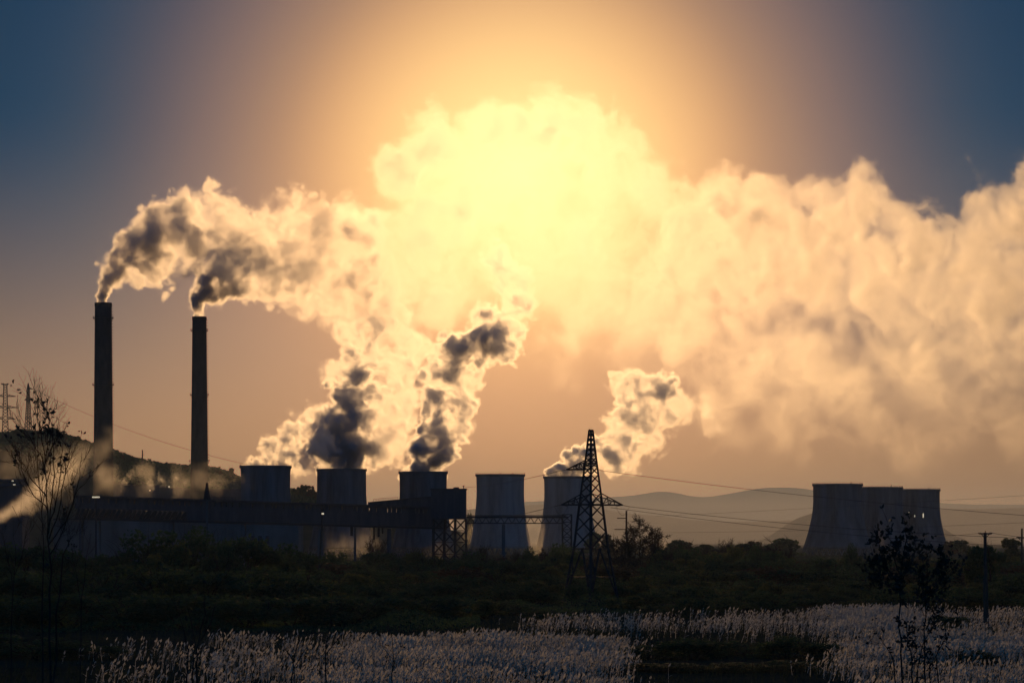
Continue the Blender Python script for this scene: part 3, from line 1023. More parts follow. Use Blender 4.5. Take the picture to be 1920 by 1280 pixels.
def bare_tree_lib(seed, kids=3, depth=4, spread=.42, stems=1, rad=.017, minr=.0026):
    r_ = np.random.RandomState(seed)
    st = []
    for i in range(stems):
        a = r_.rand() * 6.28
        t_ = (0, 0, 1) if stems == 1 else (math.cos(a) * .5, math.sin(a) * .5, 1)
        branches(r_, (0, 0, 0), t_, .42, rad, depth, 5, st, spread, kids, .12)
    zmax = max(p[2] for path, _ in st for p in path)
    xm = np.percentile([math.hypot(p[0], p[1]) for path, _ in st for p in path], 97)
    st = [([p / np.array([xm / .52, xm / .52, zmax]) for p in path], rr) for path, rr in st]
    tr, cr = tubes([s for s in st if s[1][0] > rad * .55], 5), tubes([s for s in st if s[1][0] <= rad * .55], 3, minr)
    return me_from('twigs', *cr, M_bark), me_from('trunk', *tr, M_bark)


LT = [leafy_tree_lib(31, M_leaf), leafy_tree_lib(32, M_leaf3), leafy_tree_lib(33, M_leaf2)]
BT = [bare_tree_lib(41, 4, 5, .75), bare_tree_lib(42, 4, 4, .8, 3, .016), bare_tree_lib(43, 4, 4, .7, 2, .018)]


def tree(x, yt, d, wx, v, lab, lib=LT, zrow=None, group=None, cat='tree', name='tree'):
    z = None if zrow is None else CAMZ - (zrow - HZ) * d / F
    return plant(name, x, 0, yt, d, wx, v, lab, cat, group, z, lib)


for x, yt, yb, w_, v, lab in [(28, 800, 822, 34, 0, 'round dark tree on the hilltop between the two pylons'), (92, 797, 824, 40, 0, 'dense dark tree on the hilltop right of the pointed pylon'),
                              (112, 806, 828, 30, 1, 'smaller tree on the hill crest right of the dense one'), (70, 806, 822, 26, 1, 'low tree at the foot of the pointed hilltop pylon'),
                              (140, 815, 838, 22, 2, 'low bush-like tree on the hill slope left of the chimney'), (158, 822, 840, 18, 0, 'small tree on the slope touching the left chimney'),
                              (218, 846, 862, 20, 0, 'small tree on the crest just right of the left chimney'), (243, 853, 872, 24, 0, 'round tree on the crest left of the antenna mast'),
                              (228, 852, 868, 16, 1, 'tiny tree on the crest left of the round tree'), (320, 866, 882, 14, 2, 'pale twiggy tree on the crest left of the right chimney'),
                              (300, 869, 884, 24, 0, 'low tree on the crest between antenna and right chimney'), (352, 872, 888, 18, 1, 'low tree on the crest touching the right chimney'),
                              (432, 874, 894, 16, 0, 'single round tree on the crest left of the leftmost cooling tower'), (412, 880, 896, 18, 1, 'low tree on the crest right of the right chimney'),
                              (400, 879, 896, 16, 0, 'squat tree on the crest close to the right chimney'), (566, 904, 938, 22, 0, 'taller tree between the first and second cooling towers'),
                              (585, 908, 938, 22, 1, 'tree touching the second cooling tower on its left'), (556, 912, 938, 18, 2, 'low tree touching the leftmost cooling tower on its right')]:
    tree(x, yt, 2960, w_ * 1.2, v, lab, LT, yb, 'trees on the hill')
for x, yt, d, w_, v, lab, lb in [(1200, 960, 1000, 96, 0, 'large bare tree right of the big pylon', BT), (1175, 985, 1020, 50, 1, 'low bare tree left of the large bare tree', BT), (1228, 990, 1010, 55, 2, 'twiggy bare tree right of the large bare tree', BT),
                                 (1352, 1007, 1250, 60, 1, 'left half of the forked pair of bare trees', BT), (1378, 1006, 1250, 60, 2, 'right half of the forked pair of bare trees', BT),
                                 (1443, 1016, 1150, 44, 0, 'small bare tree in front of the hazy domed tree', BT), (1478, 1020, 1100, 30, 2, 'slim bare sapling left of the right cooling towers', BT),
                                 (1452, 1003, 2100, 78, 0, 'hazy domed leafy tree left of the right cooling towers', LT), (1420, 1012, 2100, 46, 1, 'lower hazy tree joined to the domed one', LT),
                                 (1488, 1012, 2100, 46, 0, 'hazy tree touching the left one of the right cooling towers', LT), (1258, 1006, 1900, 50, 0, 'hazy leafy tree right of the large bare tree', LT),
                                 (1290, 1013, 1900, 60, 1, 'broad hazy leafy tree left of the forked bare trees', LT), (1320, 1017, 1900, 46, 2, 'low hazy leafy tree close to the forked bare trees', LT),
                                 (1392, 1014, 1900, 50, 0, 'hazy leafy tree right behind the forked bare trees', LT), (1850, 1010, 760, 78, 0, 'big leafy tree right behind the wooden utility pole', LT),
                                 (1825, 1024, 760, 50, 2, 'olive tree left of the wooden utility pole', LT), (1898, 1004, 1500, 40, 2, 'pale tree at the right edge beside the thin pole', LT),
                                 (1800, 1008, 2400, 50, 0, 'hazy tree right of the right cooling towers', LT), (1778, 1012, 2400, 30, 1, 'hazy low tree touching the rightmost cooling tower', LT),
                                 (882, 951, 2900, 16, 0, 'small hazy tree between the square block and the idle tower', LT), (1108, 990, 2300, 40, 0, 'hazy tree seen through the big pylon', LT), (1135, 998, 2000, 46, 1, 'hazy tree right of the big pylon', LT),
                                 (970, 1025, 1050, 40, 1, 'bare shrub in front of the idle grey cooling tower', BT), (905, 1018, 1100, 46, 2, 'bare shrub left of the pipe bridge post', BT),
                                 (700, 1000, 1100, 50, 2, 'bare shrub in front of the pale hall wall', BT), (1015, 1024, 1080, 30, 0, 'bare shrub below the pipe bridge', BT), (1250, 1020, 950, 40, 1, 'pale bare shrub below the hazy trees', BT)]:
    tree(x, yt, d, w_ * 1.2, v, lab, lb)

# ------------------------------------------------------------------ saplings close to the camera
def stroke(pts, d, r0, r1, jit, r_):
    """a stem through picture points at distance d"""
    P_ = [np.array(P(x, y, d)) for x, y in pts]
    out = [P_[0]]
    for a, b in zip(P_[:-1], P_[1:]):
        for k in (1, 2, 3):
            q = a + (b - a) * k / 3
            if k < 3: q = q + r_.normal(size=3) * jit
            out.append(q)
    n = len(out)
    return out, [r0 + (r1 - r0) * i / (n - 1) for i in range(n)]


def one_leaf(c, a, b, L_, W_):
    """a pointed, slightly folded leaf"""
    n_ = np.cross(a, b)
    return [c, c + a * L_ * .35 + b * W_ + n_ * W_ * .3, c + a * L_ * .75 + b * W_ * .75 + n_ * W_ * .2, c + a * L_, c + a * L_ * .75 - b * W_ * .75 + n_ * W_ * .2, c + a * L_ * .35 - b * W_ + n_ * W_ * .3]


def sapling(name, label, d, stems, leafspots, seed, r0=.03, r1=.008, twigs=0, leafsize=.13, twiglen=.35, twigleaf=0.0):
    r_ = np.random.RandomState(seed)
    x0_, y0_ = stems[0][0]
    c = P(x0_, HZ, d); c.z = float(ground_z(0, d))
    e = empty(name, c, label, 'sapling', 'saplings near the camera')
    c_ = np.array(c)
    paths, tw, tips = [], [], []
    for pts in stems:
        p_, r = stroke(pts, d, r0 if pts[0][1] > 1250 or pts is stems[0] else r0 * .6, r1, .02 * d / 60, r_)
        if pts[0][1] >= 1250:      # carry on down to the ground
            q = p_[0].copy(); q[2] = c.z; q[0] += (p_[0][0] - c.x) * -.3
            p_ = [q] + p_; r = [r[0] * 1.2] + r
        r = [q * .62 for q in r]
        paths.append((p_, r))
        for k in range(twigs):
            i = r_.randint(len(p_) // 4, len(p_) - 1)
            dd = p_[i + 1] - p_[i]; dd /= np.linalg.norm(dd)
            branches(r_, p_[i], dd + r_.normal(size=3) * .45, twiglen * (.5 + r_.rand()), max(r[i] * .45, .004), 2 if twigs > 6 else 1, 4, tw, .4, 2, .25, tips, .12)
    v, f = tubes(paths, 6, 0)
    fast_mesh('trunk', v - c_, f, M_bark, e, True)
    if tw:
        v, f = tubes(tw, 3, .0035)
        tag(fast_mesh('twigs', v - c_, f, M_bark, e), kind='stuff')
    V, Fc = [], []
    def leaf_at(q, spread):
        a = np.array([r_.normal() * .7, r_.normal() * .6, r_.normal() * .6 + .3]); a /= np.linalg.norm(a)
        b = np.cross(a, r_.normal(size=3)); b /= np.linalg.norm(b)
        L_ = leafsize * (.6 + .7 * r_.rand())
        o = len(V)
        V.extend(one_leaf(q + r_.normal(size=3) * spread, a, b, L_ * .95, L_ * .25))
        Fc.extend([(o, o + 1, o + 5), (o + 1, o + 2, o + 5), (o + 2, o + 4, o + 5), (o + 2, o + 3, o + 4)])
    for x, y, rr, n in leafspots:
        q = np.array(P(x, y, d))
        for k in range(n):
            leaf_at(q + r_.normal(size=3) * rr * .45 * d / F, 0)
    for p_, dd in tips:
        if r_.rand() < twigleaf:
            for k in range(3): leaf_at(p_, .03)
    if V:
        o = fast_mesh('leaves', np.array(V) - c_, np.array(Fc), M_leafdark, e)
        tag(o, kind='stuff')
    return e


# left bare sapling
sapling('sapling', 'tall bare sapling with a few leaves at its tip on the left', 70,
        [[(95, 1275), (94, 1150), (92, 1030), (90, 960), (84, 880), (76, 800), (73, 760)],
         [(91, 1000), (98, 930), (100, 870), (98, 800), (92, 775)], [(88, 930), (60, 900), (45, 870), (34, 860)],
         [(92, 1010), (110, 960), (120, 900), (131, 850), (131, 838)], [(93, 1040), (120, 990), (140, 930), (170, 890)], [(92, 1020), (125, 975), (148, 900), (152, 870)],
         [(90, 960), (64, 930), (40, 880), (33, 850)], [(91, 985), (105, 940), (114, 880), (118, 830)], [(84, 890), (80, 860), (62, 830), (42, 800)],
         [(100, 1275), (105, 1150), (118, 1040), (140, 1000)], [(76, 810), (70, 790), (72, 752)], [(92, 795), (88, 770), (86, 765)]],
        [(74, 757, 9, 8), (86, 770, 10, 12), (84, 790, 7, 7), (68, 778, 5, 3), (131, 838, 2, 2), (124, 862, 3, 3)], 51, .05, .009, 9, .13, .42, 0.01)
sapling('sapling', 'dense crown of leafless whips behind the left bare sapling', 95,
        [[(80, 1280), (80, 1100), (78, 960), (80, 850)], [(78, 960), (95, 880), (100, 815)], [(78, 940), (70, 870), (72, 812)], [(80, 900), (88, 850), (90, 800)], [(80, 880), (96, 840), (112, 810)]],
        [(88, 806, 14, 26), (102, 812, 12, 20), (75, 812, 10, 14), (112, 818, 8, 8), (60, 806, 6, 5), (92, 826, 14, 18), (108, 830, 9, 8)], 52, .05, .01, 8, .15, .6, .03)
sapling('sapling', 'thin bare whips low on the far left', 80,
        [[(20, 1280), (22, 1150), (30, 1040), (26, 985)], [(24, 1100), (10, 1030), (4, 985)], [(26, 1080), (45, 1020), (55, 975)], [(150, 1280), (152, 1150), (160, 1060), (170, 1000)], [(152, 1130), (140, 1060), (134, 1020)]],
        [(8, 990, 3, 2)], 53, .03, .006, 6, .1, .5, .02)
# bare stems at the bottom
sapling('sapling', 'three thin bare stems rising from the bottom edge on the left', 75,
        [[(372, 1285), (370, 1230), (374, 1195), (385, 1150), (382, 1090)], [(350, 1285), (352, 1230), (348, 1195), (335, 1150)], [(361, 1285), (363, 1240), (365, 1200), (352, 1140)], [(376, 1200), (395, 1170), (404, 1130)]],
        [(384, 1090, 3, 2)], 54, .045, .008, 5, .1, .5, .03)
sapling('sapling', 'forked bare sapling at the bottom edge left of centre', 80,
        [[(548, 1285), (550, 1240), (530, 1205), (512, 1190)], [(550, 1245), (560, 1200), (545, 1160)], [(612, 1285), (610, 1220), (622, 1170), (618, 1140)], [(612, 1225), (640, 1190), (650, 1160)], [(552, 1250), (580, 1205), (588, 1180)]],
        [(618, 1142, 3, 2)], 55, .04, .008, 5, .1, .5, .03)
sapling('sapling', 'small bare sapling at the bottom edge in the pale reeds', 85,
        [[(735, 1285), (738, 1230), (735, 1195), (728, 1180)], [(738, 1240), (752, 1205), (756, 1190)], [(737, 1235), (720, 1215), (712, 1200)]],
        [(730, 1184, 4, 3)], 56, .03, .007, 5, .1, .45, .05)
# leafy saplings on the right
rl = random.Random(6)
def spots(seq, per=15):
    out = []
    for pts in seq:
        for a, b in zip(pts[:-1], pts[1:]):
            k = max(1, int(math.hypot(b[0] - a[0], b[1] - a[1]) / 9))
            for i in range(k):
                f_ = (i + .5) / k
                out.append((a[0] + (b[0] - a[0]) * f_ + rl.uniform(-13, 13), a[1] + (b[1] - a[1]) * f_ + rl.uniform(-9, 9), 8, per))
    return out
s1 = [[(1692, 1285), (1690, 1200), (1688, 1130), (1690, 1070), (1700, 1010), (1694, 990)], [(1690, 1080), (1676, 1040), (1668, 1010), (1666, 994)], [(1689, 1100), (1662, 1060), (1648, 1020), (1642, 1001)],
      [(1689, 1110), (1650, 1090), (1630, 1060)], [(1690, 1090), (1710, 1050), (1716, 1020)], [(1670, 1030), (1655, 1040), (1640, 1046)], [(1690, 1075), (1655, 1075), (1634, 1084)]]
sapling('sapling', 'leafy sapling with dark pointed leaves in front of the right cooling towers', 60, s1,
        spots([q[-4:] if q is s1[0] else q[-3:] for q in s1]) + [(1700, 994, 8, 12), (1708, 1000, 6, 6), (1666, 997, 6, 8), (1643, 1004, 6, 8)], 57, .035, .008, 4, .112, .3, .5)
s2 = [[(1735, 1285), (1733, 1200), (1735, 1130), (1738, 1080), (1736, 1028)], [(1735, 1100), (1752, 1070), (1764, 1050), (1762, 1030)], [(1736, 1110), (1760, 1085), (1778, 1060), (1786, 1026)], [(1735, 1120), (1722, 1080), (1716, 1050)],
      [(1735, 1125), (1770, 1100), (1790, 1060)], [(1712, 1285), (1708, 1220), (1700, 1180), (1690, 1150)], [(1736, 1180), (1750, 1150), (1748, 1120)]]
sapling('sapling', 'second leafy sapling spreading towards the wooden utility pole', 64, s2,
        spots([q[-3:] for q in s2]) + [(1784, 1024, 5, 8), (1737, 1026, 6, 8), (1762, 1030, 6, 8), (1770, 1048, 8, 8)], 58, .035, .008, 4, .112, .3, .5)
sapling('sapling', 'low twiggy sapling at the bottom edge under the leafy ones', 66,
        [[(1722, 1285), (1725, 1230), (1740, 1190), (1760, 1160)], [(1760, 1285), (1755, 1230), (1770, 1200), (1790, 1170)], [(1680, 1285), (1675, 1240), (1660, 1210), (1650, 1190)], [(1745, 1285), (1742, 1235), (1722, 1200)]],
        spots([[(1770, 1200), (1800, 1180)], [(1740, 1190), (1790, 1220)]], 3), 59, .028, .006, 6, .11, .4, .35)

# ------------------------------------------------------------------ reeds and marsh grass
def reeds(name, n_target, boxes, hgt, head, m, label, seed):
    r_ = np.random.RandomState(seed)
    X, Y = [], []
    for x0_, y0_, x1_, y1_, dens in boxes:
        d0, d1 = CAMZ * F / (y1_ + 22 - HZ), CAMZ * F / (y0_ + 22 - HZ)
        area = (x1_ - x0_) * ((d0 + d1) / 2) / F * (d1 - d0)
        n = int(area * dens)
        dd = d0 + (d1 - d0) * (r_.rand(n) * 1.3 - .15) + r_.normal(size=n) * 6
        px = x0_ + (x1_ - x0_) * r_.rand(n) + r_.normal(size=n) * 30
        X.append((px - 960) * dd / F); Y.append(dd)
    X, Y = np.concatenate(X), np.concatenate(Y)
    keep = (np.sin(X * .19 + np.sin(Y * .09) * 2.5) + np.sin(Y * .13 + X * .07 + np.sin(X * .3)) * 1.2 + np.sin(X * .9 + Y * .5) * .6 + r_.normal(size=len(X)) * .5) > .3
    X, Y = X[keep], Y[keep]
    n = len(X)
    Z = ground_z(X, Y)
    h = hgt * (.45 + .6 * r_.rand(n) + .25 * np.sin(X * .5 + Y * .3))
    lean = r_.normal(size=(n, 2)) * .13 + np.array([.12, 0])
    base = np.stack([X, Y, Z], 1)
    top = base + np.stack([lean[:, 0] * h, lean[:, 1] * h, h], 1)
    ang_ = r_.rand(n) * math.pi
    s_ = np.stack([np.cos(ang_), np.sin(ang_), np.zeros(n)], 1)
    V = []
    w_ = .035
    hl = head * (.6 + .8 * r_.rand(n))[:, None]
    hd = np.stack([lean[:, 0] + r_.normal(size=n) * .25 + .2, lean[:, 1], np.ones(n) * .8], 1)
    hd /= np.linalg.norm(hd, axis=1)[:, None]
    hw = head * .22
    # stalk, drooping leaf, plume head (two crossed quads)
    V.append(np.stack([base - s_ * w_, base + s_ * w_, top + s_ * w_ * .5, top - s_ * w_ * .5], 1))
    V.append(np.stack([top, top + hd * hl * .45 + s_ * hw, top + hd * hl, top + hd * hl * .45 - s_ * hw], 1))
    s2_ = np.stack([-s_[:, 1], s_[:, 0], s_[:, 2]], 1)
    V.append(np.stack([top, top + hd * hl * .4 + s2_ * hw, top + hd * hl, top + hd * hl * .4 - s2_ * hw], 1))
    for k in range(2):
        f0 = .35 + .4 * r_.rand(n)[:, None]
        lb_ = base + (top - base) * f0
        ld = np.stack([r_.normal(size=n) * .7, r_.normal(size=n) * .7, .5 + .5 * r_.rand(n)], 1) * (h * .35)[:, None]
        V.append(np.stack([lb_, lb_ + ld * .5 + s_ * .05, lb_ + ld * np.array([1, 1, .7]), lb_ + ld * .5 - s_ * .05], 1))
    v = np.concatenate([q.reshape(-1, 3) for q in V])
    o = fast_mesh(name, v, np.arange(len(v)).reshape(-1, 4), m)
    tag(o, label, kind='stuff')
    print(name, n)


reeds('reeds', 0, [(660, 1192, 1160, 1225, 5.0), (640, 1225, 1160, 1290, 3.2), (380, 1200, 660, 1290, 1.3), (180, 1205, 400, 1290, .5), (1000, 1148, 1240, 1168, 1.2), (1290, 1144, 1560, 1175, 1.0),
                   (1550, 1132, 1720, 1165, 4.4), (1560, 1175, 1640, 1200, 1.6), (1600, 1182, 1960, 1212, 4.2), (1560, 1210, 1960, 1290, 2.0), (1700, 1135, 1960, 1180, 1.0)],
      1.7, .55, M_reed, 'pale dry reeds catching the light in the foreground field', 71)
reeds('marsh_grass', 0, [(-60, 1180, 1980, 1290, .9), (900, 1135, 1980, 1180, .8)], 1.4, .3, M_grass, 'dark marsh grass between the pale reeds', 72)


# low scrub covering the ground between the bushes
r_ = np.random.RandomState(91)
n = 170000
yr = 1044 + (1185 - 1044) * r_.rand(n) ** 1.1
dd = CAMZ * F / (yr - HZ)
xx = -80 + 2080 * r_.rand(n)
ok = ~((yr > 1128) & (xx > 1200)) & ~((yr > 1150) & (xx > 900))
yr, dd, xx = yr[ok], dd[ok], xx[ok]
n = len(dd)
wx = (xx - 960) * dd / F
hh = (1.1 + 1.0 * np.sin(wx * .13 + dd * .05) + .7 * np.sin(wx * .41 - dd * .021)).clip(.3, 3) * r_.rand(n) ** .7
c = np.stack([wx, dd, hh], 1)
a = r_.normal(size=(n, 3)); a /= np.linalg.norm(a, axis=1)[:, None]
b = np.cross(a, r_.normal(size=(n, 3))); b /= np.linalg.norm(b, axis=1)[:, None]
s1 = .28 * (.5 + r_.rand(n, 1)); s2 = s1 * .6
v = np.stack([c - a * s1, c - b * s2, c + a * s1, c + b * s2], 1).reshape(-1, 3)
o = fast_mesh('scrub', v, np.arange(4 * n).reshape(n, 4), M_leaf)
tag(o, 'low dark scrub covering the ground between the bushes', kind='stuff')

# woods on the left hillside
n = 26000
sx_ = r_.rand(n) * 720 - 100
cy_ = np.interp(sx_, [-300, -100, 0, 60, 115, 160, 213, 250, 300, 360, 400, 430, 455, 520, 600, 700], [800, 812, 816, 813, 817, 831, 849, 862, 873, 879, 881, 889, 903, 918, 932, 955])
dn = r_.rand(n) ** 2
yy_ = cy_ - 3.5 + r_.normal(size=n) * 1.6 + dn * 40
dd = 3000 - dn * 260
wx = (sx_ - 960) * 3000 / F
c = np.stack([wx, dd, CAMZ - (yy_ - HZ) * 3000 / F - dn * 4], 1)
a = r_.normal(size=(n, 3)); a /= np.linalg.norm(a, axis=1)[:, None]
b = np.cross(a, r_.normal(size=(n, 3))); b /= np.linalg.norm(b, axis=1)[:, None]
s1 = 1.5 * (.5 + r_.rand(n, 1)); s2 = s1 * .7
v = np.stack([c - a * s1, c - b * s2, c + a * s1, c + b * s2], 1).reshape(-1, 3)
o = fast_mesh('hillside_wood', v, np.arange(4 * n).reshape(n, 4), M_leaf)
tag(o, 'dark wood covering the crest and slope of the left hillside', kind='stuff')


# ------------------------------------------------------------------ steam and smoke
def volume_material(name, color, g, step=1.0):
    m = bpy.data.materials.new(name)
    m.use_nodes = True
    t = m.node_tree
    t.nodes.clear()
    out = t.nodes.new('ShaderNodeOutputMaterial')
    pv = t.nodes.new('ShaderNodeVolumePrincipled')
    pv.inputs['Color'].default_value = (*color, 1)
    pv.inputs['Density'].default_value = 1.0
    pv.inputs['Anisotropy'].default_value = g
    t.links.new(pv.outputs[0], out.inputs['Volume'])
    m.cycles.volume_step_rate = step
    return m


def plume(name, label, cat, blobs, d, vox, step, mat, seed=0, wobble=.42, kmul=1.0, thick=1.0, group=None, uneven=1.4):
    """blobs: (x, y, r, density[, edge softness]) in picture units at distance d. A coarse lattice of vertices carries
    distance, billow size and density; geometry nodes turn it into a fine, billowing volume grid."""
    rnd = random.Random(seed)
    s = d / F
    B = []
    for b in blobs:
        x, y, r, k = b[:4]
        soft = b[4] if len(b) > 4 else .30
        c = P(x, y, d)
        rr = r * s
        B.append((c.x, (rnd.random() - .5) * .7 * rr * thick, c.z, rr, k, soft))
    B = np.array(B)
    pad = 1.45
    lo = np.array([(B[:, i] - B[:, 3] * pad).min() for i in range(3)])
    hi = np.array([(B[:, i] + B[:, 3] * pad).max() for i in range(3)])
    n = np.ceil((hi - lo) / step).astype(int) + 1
    hi = lo + (n - 1) * step
    gx, gy, gz = np.meshgrid(*[lo[i] + np.arange(n[i]) * step for i in range(3)], indexing='ij')
    S = np.full(gx.shape, 1e3, np.float32)
    W = np.zeros(gx.shape, np.float32)
    A = np.zeros(gx.shape, np.float32)
    K = np.zeros(gx.shape, np.float32)
    SO = np.zeros(gx.shape, np.float32)
    for cx, cy_, cz, rr, k, so in B:
        dd = np.sqrt((gx - cx) ** 2 + ((gy - cy_) / thick) ** 2 + (gz - cz) ** 2) - rr
        kk = .35 * rr + 1e-6
        h = np.clip(.5 + .5 * (S - dd) / kk, 0, 1)
        S = S * (1 - h) + dd * h - kk * h * (1 - h) * .6
        ww = np.exp(-np.clip(dd / (rr * .5), -1.2, 20) * 2).astype(np.float32)
        W += ww; A += ww * rr; K += ww * k; SO += ww * so
    W = np.maximum(W, 1e-12)
    A /= W; K /= W; SO /= W
    verts = np.stack([gx, gy, gz], -1).reshape(-1, 3)
    me = bpy.data.meshes.new(name)
    me.vertices.add(len(verts))
    me.vertices.foreach_set('co', verts.astype(np.float32).ravel())
    at = me.attributes.new('sak', 'FLOAT_VECTOR', 'POINT')
    at.data.foreach_set('vector', np.stack([S, A, K], -1).astype(np.float32).ravel())
    at2 = me.attributes.new('soft', 'FLOAT', 'POINT')
    at2.data.foreach_set('value', SO.astype(np.float32).ravel())
    o = link(name, me)
    o.location = (0, d, 0)
    me.materials.append(mat)
    tag(o, label, cat, group, 'stuff')

    ng = bpy.data.node_groups.new(name, 'GeometryNodeTree')
    ng.interface.new_socket('Geometry', in_out='INPUT', socket_type='NodeSocketGeometry')
    ng.interface.new_socket('Geometry', in_out='OUTPUT', socket_type='NodeSocketGeometry')
    nn, ll = ng.nodes, ng.links
    gi = nn.new('NodeGroupInput'); go = nn.new('NodeGroupOutput')

    def M(op, a, b=None, c=None):
        m = nn.new('ShaderNodeMath'); m.operation = op
        for q, v in enumerate((a, b, c)):
            if v is None: continue
            if isinstance(v, (int, float)): m.inputs[q].default_value = v
            else: ll.new(v, m.inputs[q])
        return m.outputs[0]

    def V(op, a, b=None, scale=None):
        m = nn.new('ShaderNodeVectorMath'); m.operation = op
        for q, v in enumerate((a, b)):
            if v is None: continue
            if isinstance(v, tuple): m.inputs[q].default_value = v
            else: ll.new(v, m.inputs[q])
        if scale is not None:
            if isinstance(scale, (int, float)): m.inputs['Scale'].default_value = scale
            else: ll.new(scale, m.inputs['Scale'])
        return m.outputs[0]

    pos = nn.new('GeometryNodeInputPosition').outputs[0]
    # lattice lookup
    f = V('SCALE', V('SUBTRACT', pos, tuple(float(v) for v in lo)), scale=1.0 / step)
    f = V('MINIMUM', V('MAXIMUM', f, (0.001, 0.001, 0.001)), tuple(float(v - 1.001) for v in n))
    fl = V('FLOOR', f)
    fr = V('SUBTRACT', f, fl)
    sx = nn.new('ShaderNodeSeparateXYZ'); ll.new(fl, sx.inputs[0])
    fx = nn.new('ShaderNodeSeparateXYZ'); ll.new(fr, fx.inputs[0])
    base = M('ADD', M('MULTIPLY', M('ADD', M('MULTIPLY', sx.outputs[0], float(n[1])), sx.outputs[1]), float(n[2])), sx.outputs[2])

    def attr(nm, dt):
        a = nn.new('GeometryNodeInputNamedAttribute'); a.data_type = dt; a.inputs[0].default_value = nm
        return a.outputs[0]

    def look(nm, dt):
        src = attr(nm, dt)
        def s_at(off):
            si = nn.new('GeometryNodeSampleIndex'); si.data_type = dt; si.domain = 'POINT'
            ll.new(gi.outputs[0], si.inputs['Geometry'])
            ll.new(src, si.inputs['Value'])
            ll.new(M('ADD', base, float(off)), si.inputs['Index'])
            return si.outputs[0]
        def lerp(a, b, t):
            m = nn.new('ShaderNodeMix')
            m.data_type = 'VECTOR' if dt == 'FLOAT_VECTOR' else 'FLOAT'
            ll.new(t, m.inputs[0])
            ia, ib = (4, 5) if dt == 'FLOAT_VECTOR' else (2, 3)
            ll.new(a, m.inputs[ia]); ll.new(b, m.inputs[ib])
            return m.outputs[1 if dt == 'FLOAT_VECTOR' else 0]
        ox, oy = int(n[1] * n[2]), int(n[2])
        c = [[lerp(s_at(i * ox + j * oy), s_at(i * ox + j * oy + 1), fx.outputs[2]) for j in (0, 1)] for i in (0, 1)]
        return lerp(lerp(c[0][0], c[0][1], fx.outputs[1]), lerp(c[1][0], c[1][1], fx.outputs[1]), fx.outputs[0])

    sak = nn.new('ShaderNodeSeparateXYZ'); ll.new(look('sak', 'FLOAT_VECTOR'), sak.inputs[0])
    soft = look('soft', 'FLOAT')
    S_, A_, K_ = sak.outputs

    def noise(vec, scale, detail=0.0, rough=.5, off=0.0):
        t = nn.new('ShaderNodeTexNoise'); t.noise_dimensions = '3D'; t.normalize = False
        ll.new(V('ADD', vec, (off + seed * 13.7, off * 1.7, off * .3)), t.inputs['Vector'])
        t.inputs['Scale'].default_value = scale
        t.inputs['Detail'].default_value = detail
        t.inputs['Roughness'].default_value = rough
        return t.outputs[0], t.outputs[1]

    # billows: sizes follow the local radius through two fixed families blended by A
    med = float(np.median(B[:, 3]))
    warp = noise(pos, 1 / (med * 1.6), 1.0, .5, 31.)[1]
    wpos = V('ADD', pos, V('SCALE', warp, scale=med * .35))
    total = None
    amp, sc_ = 1.0, 1 / (med * 1.15)
    for octv in range(6):
        if 1 / sc_ < vox * 1.6: break
        nv = M('ABSOLUTE', noise(wpos, sc_, 0, .5, 7.3 * octv)[0])
        nv = M('MULTIPLY', nv, amp)
        total = nv if total is None else M('ADD', total, nv)
        amp *= .63
        sc_ *= 2.05
    disp = M('MULTIPLY', M('SUBTRACT', total, .5), M('MULTIPLY', A_, wobble * 1.6))
    S2 = M('SUBTRACT', S_, disp)                        # billows push the edge out, creases stay in
    edge = M('MULTIPLY', A_, soft)
    dn = nn.new('ShaderNodeMapRange'); dn.interpolation_type = 'SMOOTHSTEP'
    ll.new(M('DIVIDE', M('MULTIPLY', S2, -1.0), edge), dn.inputs[0])
    dn.inputs[1].default_value = 0.0; dn.inputs[2].default_value = 1.0
    dn.inputs[3].default_value = 0.0; dn.inputs[4].default_value = 1.0
    # uneven inside
    ins = noise(wpos, 1 / (med * .9), 3.0, .6, 77.)[0]
    insd = M('MAXIMUM', M('ADD', M('MULTIPLY', ins, uneven), .85), .2)
    dens = M('MULTIPLY', M('MULTIPLY', M('MULTIPLY', dn.outputs[0], K_), insd), kmul)
    vc = nn.new('GeometryNodeVolumeCube')
    ll.new(dens, vc.inputs['Density'])
    vc.inputs['Min'].default_value = tuple(float(v) for v in lo)
    vc.inputs['Max'].default_value = tuple(float(v) for v in hi)
    for q, i in (('Resolution X', 0), ('Resolution Y', 1), ('Resolution Z', 2)):
        vc.inputs[q].default_value = max(8, int((hi[i] - lo[i]) / vox))
    sm = nn.new('GeometryNodeSetMaterial')
    ll.new(vc.outputs[0], sm.inputs[0])
    sm.inputs['Material'].default_value = mat
    ll.new(sm.outputs[0], go.inputs[0])
    md = o.modifiers.new('volume', 'NODES')
    md.node_group = ng
    print('plume', name, 'grid', [int((hi[i] - lo[i]) / vox) for i in range(3)], 'lattice', n)
    return o


steam = volume_material('steam', (1, 1, 1), .78)
cloud = volume_material('steam_of_the_cloud', (1, .985, .955), .77)
smoke = volume_material('smoke', (.97, .96, .95), .78)
D1 = 2250.0

